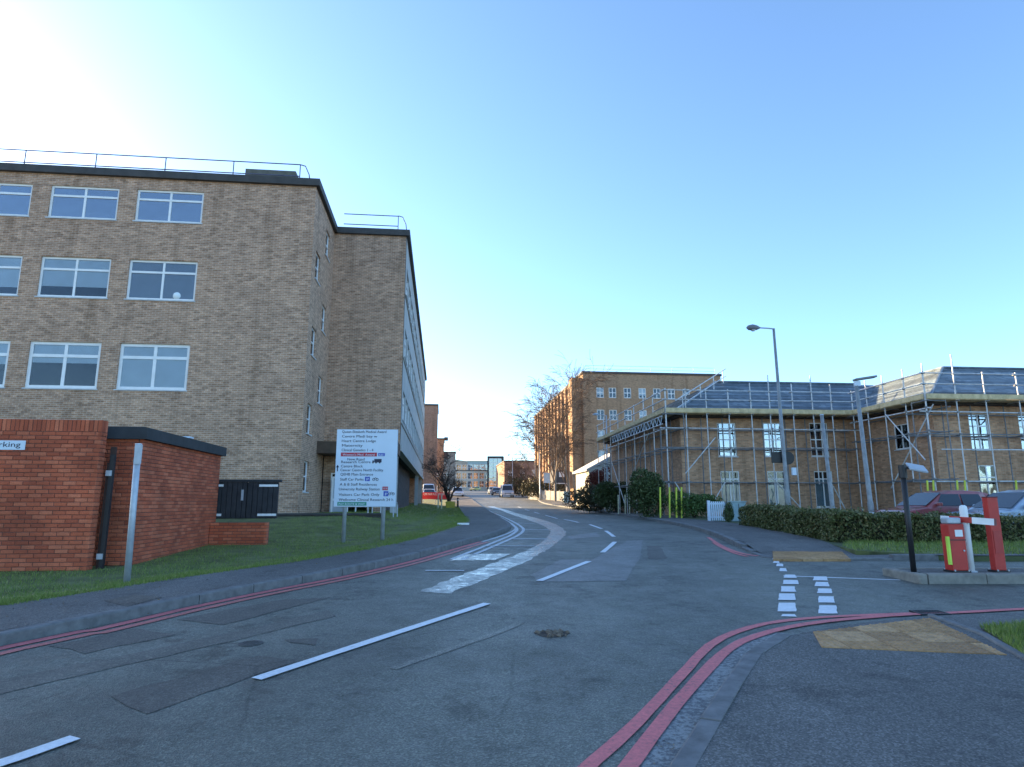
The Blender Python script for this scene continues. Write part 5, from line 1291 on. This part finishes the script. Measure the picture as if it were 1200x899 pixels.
# small white gate and pale cabinet by the hedge
gp_ = gpos(841, 27.0)
wg = thing('slatted_gate', 'small white slatted panel at the left end of the hedge', 'gate', gp_, R(4))
for k in range(7): MB().box((-.27 + k * .085, 0, .02), (-.215 + k * .085, .02, .78)).build('slat', M_SIGNW, wg)
for z in (.12, .66): MB().box((-.3, .021, z), (.33, .045, z + .07)).build('rail', M_SIGNW, wg)
MB().box((-.42, -.03, 0), (-.31, .06, .82)).build('post', M_SIGNW, wg)
mb = MB(); mb.box((-.3, -.15, 0), (.3, .15, .76)); cb = thing('service_cabinet', 'pale blue-grey service cabinet half hidden by the hedge end', 'cabinet', gpos(864, 26.8), R(4)); mb.build('body', M_BLUEG, cb, bevel=.02); MB().box((-.33, -.18, .765), (.33, .18, .80)).build('lid', M_BLUEG, cb); MB().box((-.01, -.155, .08), (.01, -.151, .7)).build('door_seam', M_BLACK, cb)
bush('evergreen_bush', 'small dark shrub between white slatted panel and pale cabinet', gpos(853, 26.0), .28, .3, .8, 1400, M_LEAFD, .035, 4, seed=41)

# ------------------------------------------------------------------ cars
def car(name, label, loc, rz, mat, L_=4.2, Wd=1.74, H=1.46, kind='hatch'):
    t = thing(name, label, 'van' if kind == 'van' else 'car', loc, rz)
    # side profile, x forward (front at -L/2), lofted across the width with tumblehome
    if kind == 'van':
        low = [(-.5, .30), (-.5, .62), (-.485, .80), (-.40, .98), (-.385, 1.02)]; roofp = [(-.385, 1.02), (-.27, H * .93), (-.20, H), (.46, H), (.49, H * .95)]; tail = [(.5, .9), (.5, .30)]
    else:
        low = [(-.5, .32), (-.5, .55), (-.48, .68), (-.42, .78), (-.24, .90)]; roofp = [(-.24, .90), (-.06, H * .94), (.02, H * .99), (.14, H), (.30, H * .97), (.40, H * .90)]; tail = [(.475, .92), (.495, .75), (.5, .32)]
    prof = low + roofp[1:] + tail; n = len(prof); mb = MB()
    def wid(z): return Wd / 2 * (1.0 if z < .85 else 1 - .24 * min(1, (z - .85) / (H - .85)) ** 1.1) * (.96 if z < .4 else 1)
    st = [-1, -.93, -.6, 0, .6, .93, 1]; rows = []
    for s in st:
        r = []
        for (x, z) in prof:
            rnd = 1 - .035 * max(0, abs(s) - .6) / .4 * (1 if abs(x) > .35 else .2)
            zz = z - (.035 * max(0, (abs(s) - .6) / .4) if z > .85 else 0); r.append((x * L_ * rnd, s * wid(z), zz))
        rows.append(r); mb.v += r
    for i in range(len(st) - 1):
        for j in range(n): mb.f.append((i * n + j, i * n + (j + 1) % n, (i + 1) * n + (j + 1) % n, (i + 1) * n + j))
    mb.f.append(tuple(range(n))); mb.f.append(tuple(reversed(range((len(st) - 1) * n, len(st) * n))))
    mb.build('body', mat, t, smooth=False, bevel=.03)
    ws, we = (roofp[0], roofp[1])
    def glassq(name, quad): MB().add(quad, [(0, 1, 2, 3)]).build(name, M_CARGLASS, t)
    def P3(u, z, s, o=.012): return (u * L_, s * (wid(z) + o), z)
    x0, z0 = ws; x1, z1 = we; k = .82
    dx, dz = (x1 - x0) * L_, z1 - z0; nl = math.hypot(dx, dz); nxv, nzv = -dz / nl * .018, dx / nl * .018
    glassq('windscreen', [(x0 * L_ + dx * .06 + nxv, -wid(z0) * .88, z0 + dz * .06 + nzv), (x0 * L_ + dx * .06 + nxv, wid(z0) * .88, z0 + dz * .06 + nzv), (x1 * L_ + nxv, wid(z1) * .88, z1 - .02 + nzv), (x1 * L_ + nxv, -wid(z1) * .88, z1 - .02 + nzv)])
    for s in (-1, 1):
        zt_ = H * .90; zb_ = .93 if kind != 'van' else 1.06
        segs = [(-.15, -.085, .07, .07), (.085, .085, .27, .25)] if kind != 'van' else [(-.34, -.26, -.12, -.12)]
        for (xa, xt, xb, xtb) in segs: glassq('side_window', [P3(xa, zb_, s), P3(xb, zb_, s), P3(xtb, zt_, s), P3(xt, zt_, s)])
        for xw in (-.315, .30):
            w = MB().tube([(xw * L_, s * (Wd / 2 - .17), .31), (xw * L_, s * (Wd / 2 + .01), .31)], .31, 20).build('wheel', M_RUBBER, t)
            MB().tube([(xw * L_, s * (Wd / 2 - .05), .31), (xw * L_, s * (Wd / 2 + .018), .31)], .2, 14).build('rim', M_GALV, w)
        MB().box((-.5 * L_ - .01, s * Wd * .28, .58), (-.47 * L_, s * Wd * .45, .70)).build('headlight', M_LAMP, t, bevel=.02)
        MB().box((.48 * L_, s * Wd * .34, .70), (.503 * L_, s * Wd * .45, .88)).build('tail_light', M_RED, t)
        MB().box((-.16 * L_, s * Wd * .5, .92), (-.13 * L_, s * (Wd * .5 + .16), 1.04)).build('wing_mirror', mat, t, bevel=.02)
    MB().box((-.505 * L_, -.26, .40), (-.5 * L_, .26, .51)).build('number_plate', M_WHITE, t); MB().box((-.503 * L_, -.5, .54), (-.5 * L_ + .01, .5, .62)).build('grille', M_BLACK, t)
    return t
P_MAROON = car_paint('maroon_paint', (.36, .07, .07)); P_BLUE = car_paint('steel_blue_paint', (.30, .40, .50)); P_WHITE = car_paint('white_paint', (.62, .66, .70)); P_SILV = car_paint('silver_blue_paint', (.34, .42, .50)); P_YEL = car_paint('yellow_paint', (.55, .42, .05)); P_DK = car_paint('dark_paint', (.04, .045, .055))
def cpos(px, Y): a, _ = ray(px, 600); return (a * Y, Y, zg(Y) - .155)
car('parked_car', 'steel-blue hatchback parked behind the hedge by the barrier', cpos(1196, 20.4), R(5), P_BLUE, 4.3, 1.78, 1.50)
car('parked_car', 'maroon hatchback parked behind the hedge left of the blue one', cpos(1098, 23.2), R(5), P_MAROON, 4.1, 1.72, 1.47)
def rpos(px, Y): a, _ = ray(px, 585); return (a * Y, Y, zg(Y) + .005)
car('white_van', 'pale blue-white van parked on the right far up the street', rpos(593.5, 106), R(96), P_SILV, 4.9, 1.95, 2.0, 'van')
car('parked_car', 'dark car just behind the pale van up the street', rpos(582, 122), R(96), P_DK)
car('parked_car', 'silver car behind the dark car up the street', rpos(577.5, 135), R(98), P_SILV)
car('parked_car', 'white car at the left kerb far up the street', rpos(536, 108), R(97), P_WHITE, 4.4, 1.8, 1.62)
car('parked_car', 'white car parked behind the red banner on the left', tpos(502.5, 92), R(100), P_WHITE, 4.3, 1.8, 1.5)
car('white_van', 'white van behind the white car on the left', tpos(501.5, 100), R(100), P_WHITE, 4.9, 1.95, 2.1, 'van')
car('parked_car', 'small yellow car at the far end of the street', rpos(557, 215), R(60), P_YEL)
# red banner on a rail, small bin and posts on the far left lawn
bY = 72.0; q0, q1 = P(495, 577, bY), P(526, 576, bY); zb_ = P(510, 585, bY).z
bn = thing('red_banner', 'long red banner with white lettering on the far left lawn', 'banner', (q0.x, bY, zg(bY) + .1)); bw_ = q1.x - q0.x; bz0 = zb_ - zg(bY) - .1; bz1 = q0.z - zg(bY) - .1
MB().box((0, 0, bz0), (bw_, .03, bz1)).build('banner_sheet', M_BANNER, bn); text('CAR PARK FULL NO ENTRY', .34, M_WHITE, bn, (.12, -.006, bz0 + .42), width=bw_ - .3)
for k in range(3): MB().tube([(.1 + k * (bw_ - .2) / 2, .06, -.1), (.1 + k * (bw_ - .2) / 2, .06, bz1)], .03, 6).build('post', M_GALV, bn)
yb_ = thing('grit_bin', 'small yellow grit bin beside the leaning bare tree', 'bin', tpos(528, 60)); mb = MB(); mb.prism([(-.38, 0), (.38, 0), (.42, .5), (-.42, .5)], 'y', -.28, .28); mb.build('tub', P_YEL, yb_, bevel=.02); mb = MB(); mb.prism([(-.45, .505), (.45, .505), (.40, .66), (-.40, .66)], 'y', -.32, .32); mb.build('lid', P_YEL, yb_, bevel=.02)
for px, lab in ((513.5, 'left one of two thin pale posts on the far lawn'), (517.5, 'right one of two thin pale posts on the far lawn')):
    t = thing('marker_post', lab, 'post', tpos(px, 56)); MB().box((-.05, -.05, -.1), (.05, .05, 1.25)).build('shaft', M_PALEYEL, t); MB().box((-.06, -.06, 1.25), (.06, .06, 1.3)).build('cap', M_GALV, t)
bb = thing('black_bollard', 'black bollard at the lawn edge by the leaning bare tree', 'bollard', tpos(536.5, 62)); MB().tube([(0, 0, -.1), (0, 0, .85), (0, 0, .95), (0, 0, 1.0)], [.09, .09, .07, .02], 12).build('shaft', M_BLACK, bb); MB().tube([(0, 0, .72), (0, 0, .8)], .095, 12).build('white_band', M_WHITE, bb)
ws_ = thing('white_marker_block', 'small white block lying on the pavement edge by the lawn', 'block', G(543, 615, PT)); MB().box((-.2, -.1, 0), (.2, .1, .06)).build('slab', M_WHITE, ws_)

# ------------------------------------------------------------------ far buildings
def far_block(name, label, corner, rz, w, dpt, ztop, mat, rows=(), cols=(), side_rows=(), side_cols=(), win=(1.1, 1.5), side_axis=0, roofm_=None, base=None, glass=None):
    """corner = front corner nearest the street (local origin); w along local x (sign), dpt along local y"""
    zb_ = zg(corner[1]) - 1.0; t = thing(name, label, 'building', (corner[0], corner[1], 0), rz)
    x0, x1 = (0, w) if w > 0 else (w, 0)
    fh = [(c, c + win[0], r, r + win[1]) for r in rows for c in cols]; sh = [(c, c + win[0], r, r + win[1]) for r in side_rows for c in side_cols]
    facade('wall', mat, t, x0, x1, zb_, ztop, fh, 0, .15)
    facade('wall', mat, t, 0, dpt, zb_, ztop, sh, 0, .15, axis='y', flip=1 if w > 0 else -1)
    for q_ in fh: window(t, *q_, 0, fr=.09, vm=(.5,), hm=(.5,), sill=False, glass=glass or M_GLASS, blind=(.3, 1) if random.random() < .6 else None)
    for q_ in sh: window(t, *q_, 0, 'y', 1 if w > 0 else -1, fr=.09, vm=(.5,), sill=False, glass=glass or M_GLASS, blind=(.3, 1) if random.random() < .5 else None)
    s_ = 1 if w > 0 else -1
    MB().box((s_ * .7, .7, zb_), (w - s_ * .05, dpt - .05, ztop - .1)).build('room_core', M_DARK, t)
    facade('wall', mat, t, 0, dpt, zb_, ztop, [], w, .05, axis='y'); facade('wall', mat, t, x0, x1, zb_, ztop, [], dpt, .05)
    MB().box((x0 - .15, -.15, ztop), (x1 + .15, dpt + .15, ztop + .3)).build('roof', roofm_ or M_COPING, t)
    return t
BZ = CAM_H + .1995 * 92; BC = P(683, 438.5, 92.0)
rows7 = [CAM_H + ray(700, y)[1] * 93 for y in (467, 493, 517, 541, 563)]
colpx = [703.5, 718, 735.5, 753, 770, 787, 804.5, 822]
BU = U; cols7 = []
for px in colpx:
    p = on_face(px, 465, BC, W); cols7.append(Vector((p.x - BC.x, p.y - BC.y, 0)).dot(U) - .55)
bt = far_block('brick_block', 'tall brown brick hospital block with rows of white windows beyond the scaffolding', (BC.x, BC.y), A61, 20.6, 50, BZ, M_FAR, rows7, cols7, [r for r in rows7], [3.5 + 3.4 * k for k in range(13)], (1.1, 1.5))
# projecting stair tower and piers on the lit side
MB().box((-1.5, .8, 0), (-.01, 3.0, BZ - .5)).build('stair_tower', M_FAR, bt)
for k in range(13): MB().box((-.35, 5.0 + k * 3.4, 0), (-.01, 5.9 + k * 3.4, BZ - .2)).build('pier', M_FAR, bt)
guard([(.5, .6), (20, .6)], BZ + .3, bt, mat=M_GALV, post=3.2, h=1.0)
q_ = P(513, 475.5, 122); far_block('brick_tower', 'plain dark brick tower past the end of the office block', (q_.x, q_.y), A61, -12, 12, q_.z, M_FAR2)
q_ = P(520.5, 515, 150); tb = far_block('brick_tower', 'lower orange brick building behind the dark brick tower', (q_.x, q_.y), A61, -9, 10, q_.z, M_FAR, [4, 7.5], [-7, -4, -2])
MB().box((.0, -.4, q_.z - .1), (.9, 2, q_.z + .5)).build('cornice', M_COPING, tb); MB().box((.0, -.3, q_.z - 4.2), (.9, 2, q_.z - 3)).build('balcony', M_COPING, tb)
q_ = P(534, 530.5, 200); far_block('grey_block', 'grey flat-roofed block behind the bare tree on the left', (q_.x, q_.y), A61, -12, 12, q_.z, M_CONC2, [5, 9], [-11, -8.5, -6, -3.5], (), (), (1.6, 1.6))
# long pale building with a glazed ground floor, and the glass tower
q_ = P(538, 552, 240); lp = far_block('pale_building', 'long pale building with glazed lower floors closing the street', (q_.x - 6, q_.y), 0, 18, 10, q_.z, M_CREAM, [7.2, 10.2, 13.2], [.8 + k * 2.1 for k in range(8)], (), (), (1.7, 2.3), glass=M_GLASSB)
q0, q1 = P(573, 537, 232), P(588, 537, 232)
gtw = thing('glass_tower', 'narrow glass stair tower with dark frame at the end of the street', 'tower', (q0.x, 232, 0)); tw = q1.x - q0.x; ztp = q0.z
MB().box((-.6, -.2, 5), (0, 6, ztp)).build('side_fin', M_BLACKW, gtw); MB().box((tw, -.2, 5), (tw + .7, 6, ztp + .1)).build('side_fin', M_BLACKW, gtw); MB().box((-.6, -.3, ztp + .11), (tw + .7, 6, ztp + .7)).build('roof', M_BLACKW, gtw); MB().box((0.05, .8, 5), (tw - .05, 6, ztp)).build('room_core', M_BLIND2, gtw)
zz = 5.2; 
while zz < ztp - 1.4:
    for k in range(3): MB().box((k * tw / 3 + .05, 0, zz), ((k + 1) * tw / 3 - .05, .05, zz + 1.35)).build('pane', M_GLASSB, gtw)
    MB().box((0, -.05, zz + 1.36), (tw, .1, zz + 1.5)).build('mullion', M_WHITE, gtw); zz += 1.5
q_ = P(548, 541, 300); far_block('grey_block', 'low blue-grey roofed building under the hill', (q_.x, q_.y), 0, 16, 10, q_.z, M_BLUEG, [q_.z - 4], [1, 4, 7, 10], (), (), (2.4, 1.4))
q_ = P(591, 541, 165); bt2 = far_block('brown_building', 'low dark brown brick building at the right bend', (q_.x, q_.y), A61, 16, 25, q_.z, M_FAR2, [5.0, 8.4], [1, 4, 7, 10, 13], [5.0, 8.4], [2, 6, 10, 14])
mb = MB(); 
for xa in (1.2, 3.0, 4.6): mb.bar((xa, .5, q_.z), (xa, .5, q_.z + 1.9), .12, .12)
mb.bar((1.1, .5, q_.z + 1.9), (10.5, .5, q_.z + 1.9), .12, .12); mb.bar((1.1, .5, q_.z + .9), (10.5, .5, q_.z + .9), .1, .1); mb.build('roof_frame', M_GALV, bt2)
# pale pitched shed, dark entrance hut, fence, cabinet by the pavement
q_ = P(690, 551, 62); sh = thing('pale_roofed_shed', 'low shed with pale sloping roof left of the scaffolding', 'shed', (q_.x, 62, 0), A61); zl = q_.z
MB().box((0, 0, zg(62) - .3), (7, 6, zl)).build('wall', M_CREAM, sh); mb = MB(); mb.prism([(-.3, zl - .1), (3.2, zl + 1.75), (3.2, zl + 1.95), (-.3, zl + .08)], 'y', -.3, 6.3); mb.build('roof', M_PALEROOF, sh); mb = MB(); mb.prism([(3.2, zl + 1.75), (7.3, zl), (7.3, zl + .15), (3.2, zl + 1.95)], 'y', -.3, 6.3); mb.build('roof', M_PALEROOF, sh); MB().prism([(0, zl), (3.2, zl + 1.7), (7, zl)], 'y', .02, .2).build('gable', M_CREAM, sh)
hY = 94; q0, q1 = P(648, 551, hY), P(665, 551, hY); zz = P(655, 566, hY).z
ht = thing('dark_kiosk', 'dark entrance canopy with a white square sign under the birches', 'kiosk', (q0.x, hY, 0), A61); kw = q1.x - q0.x
MB().box((0, 0, zz), (kw, 2.5, q0.z)).build('fascia', M_BOARDW, ht); s_ = P(656, 553, hY), P(656, 559, hY); MB().box((kw * .42, -.06, s_[1].z), (kw * .78, -.01, s_[0].z)).build('sign_panel', M_WHITE, ht)
MB().box((-.02, -.08, zz - .12), (kw + .02, .02, zz - .003)).build('white_edge', M_WHITE, ht)
for xx in (.02, kw - .16): MB().box((xx, 0, zg(hY) - .2), (xx + .14, .14, zz - .13)).build('post', M_WHITE, ht)
MB().box((.2, 2.2, zg(hY)), (kw, 2.4, zz)).build('back_wall', M_BLACKW, ht)
q0 = P(637, 554, 92); q1 = P(644.5, 566, 92); nbd = thing('notice_board', 'pale notice board on posts left of the dark entrance canopy', 'sign', (q0.x, 92, 0)); MB().box((0, 0, q1.z), (q1.x - q0.x, .06, q0.z)).build('board', M_SILL, nbd)
for xx in (.05, q1.x - q0.x - .1): MB().box((xx, .061, zg(92) - .2), (xx + .08, .13, q0.z - .1)).build('post', M_GALV, nbd)
f0, f1 = tpos(620, 96), tpos(662, 84); fv = Vector((f1[0] - f0[0], f1[1] - f0[1])); fl = fv.length; ft = thing('panel_fence', 'low grey panel fence along the right pavement far up the street', 'fence', f0, math.atan2(fv.y, fv.x)); dzf = f1[2] - f0[2]
npn = 8
for k in range(npn):
    z_ = dzf * k / npn; MB().box((k * fl / npn + .08, 0, z_ - .2), ((k + 1) * fl / npn - .08, .05, z_ + 1.25)).build('panel', M_FENCE, ft); MB().box((k * fl / npn - .07, -.03, z_ - .3), (k * fl / npn + .07, .1, z_ + 1.4)).build('post', M_CONC2, ft)
c_ = tpos(663.5, 79); cbn = thing('street_cabinet', 'teal street cabinet at the end of the grey fence', 'cabinet', c_); MB().box((-.3, -.2, -.1), (.3, .2, 1.3)).build('body', M_BLUEG, cbn, bevel=.02); MB().box((-.33, -.23, 1.302), (.33, .23, 1.36)).build('lid', M_BLUEG, cbn); MB().box((-.01, -.206, .1), (.01, -.201, 1.2)).build('door_seam', M_BLACK, cbn)
# far hill ridge
mb = MB(); n = 60
for i in range(n + 1):
    x = -1400 + 2800 * i / n; hgt = 58 + 16 * math.sin(i * .35) + 9 * math.sin(i * .9 + 1) - 8 * max(0, (x - 40) / 400)
    mb.v += [(x, 850, 0), (x, 1000, hgt * 1.12), (x, 1400, hgt * .8)]
for i in range(n):
    for j in range(2): mb.f.append((i * 3 + j, (i + 1) * 3 + j, (i + 1) * 3 + j + 1, i * 3 + j + 1))
hl_ = mb.build('hill', M_HILL, smooth=True)
if sum(f.normal.z for f in hl_.data.polygons) < 0: hl_.data.flip_normals()
tag(hl_, kind='structure')

# fallen leaves and litter blown against the verge, hedge and kerbs
def litter(label, fn, n, size=.03):
    c = np.array([fn() for _ in range(n)]); v = leaf_cloud(n, lambda: (0, 0, 0), size); v[:, :, 2] *= .25; v += c[:, None, :]
    o = cloud_obj('fallen_leaves', v, M_LITTER); tag(o, label, 'leaves', kind='stuff')
M_LITTER = leaf_mat('dead_leaf', (.10, .055, .025), (.22, .13, .055), (.34, .24, .11))
def f1():
    y = 7 + 17 * RNG.random() ** 1.3; ex = float(np.interp(y, GEY, GEX)); x = ex + RNG.normal(-.5, .9)
    return (x, y, zg(y) + (PT + .012 if x > ex else bank(x, y) + .04))
litter('brown fallen leaves scattered along the left verge', f1, 500, .022)
def f2():
    t_ = RNG.random(); p = h0.lerp(h1, t_); x = p.x - abs(RNG.normal(0, .25)) + .1; y = p.y + RNG.normal(0, .3); return (x, y, zg(y) + PT + .015)
litter('brown fallen leaves lying along the foot of the clipped hedge', f2, 420, .024)
def f3():
    q_ = KN[int(RNG.integers(len(KN) // 6, len(KN) // 2))]; return (q_.x - abs(RNG.normal(0, .07)) - .02, q_.y + RNG.normal(0, .1), zg(q_.y) + .014)
litter('small grit and leaf bits lying in the near right gutter', f3, 260, .010)
# repeats of one kind share a group
GROUPS = {'parked_car': 'cars parked along the street and in the car park', 'white_van': 'vans parked up the street', 'lamp_post': 'lamp posts and poles along the street', 'birch_tree': 'birches in front of the brown brick block', 'bare_tree': 'bare trees along the street', 'evergreen_bush': 'evergreen bushes by the scaffolded building', 'olive_bush': 'brownish bushes on the right of the street', 'red_shrub': 'red shrubs at the far end of the scaffold', 'clipped_hedge': 'clipped hedges round the car park', 'barrier_cabinet': 'red barrier posts on the island', 'marker_post': 'thin pale posts on the far lawn', 'brick_tower': 'brick buildings beyond the office block', 'grey_block': 'grey far buildings'}
for o in list(COL.objects):
    k = o.name.split('.')[0]
    if o.parent is None and k in GROUPS and 'label' in o: o['group'] = GROUPS[k]
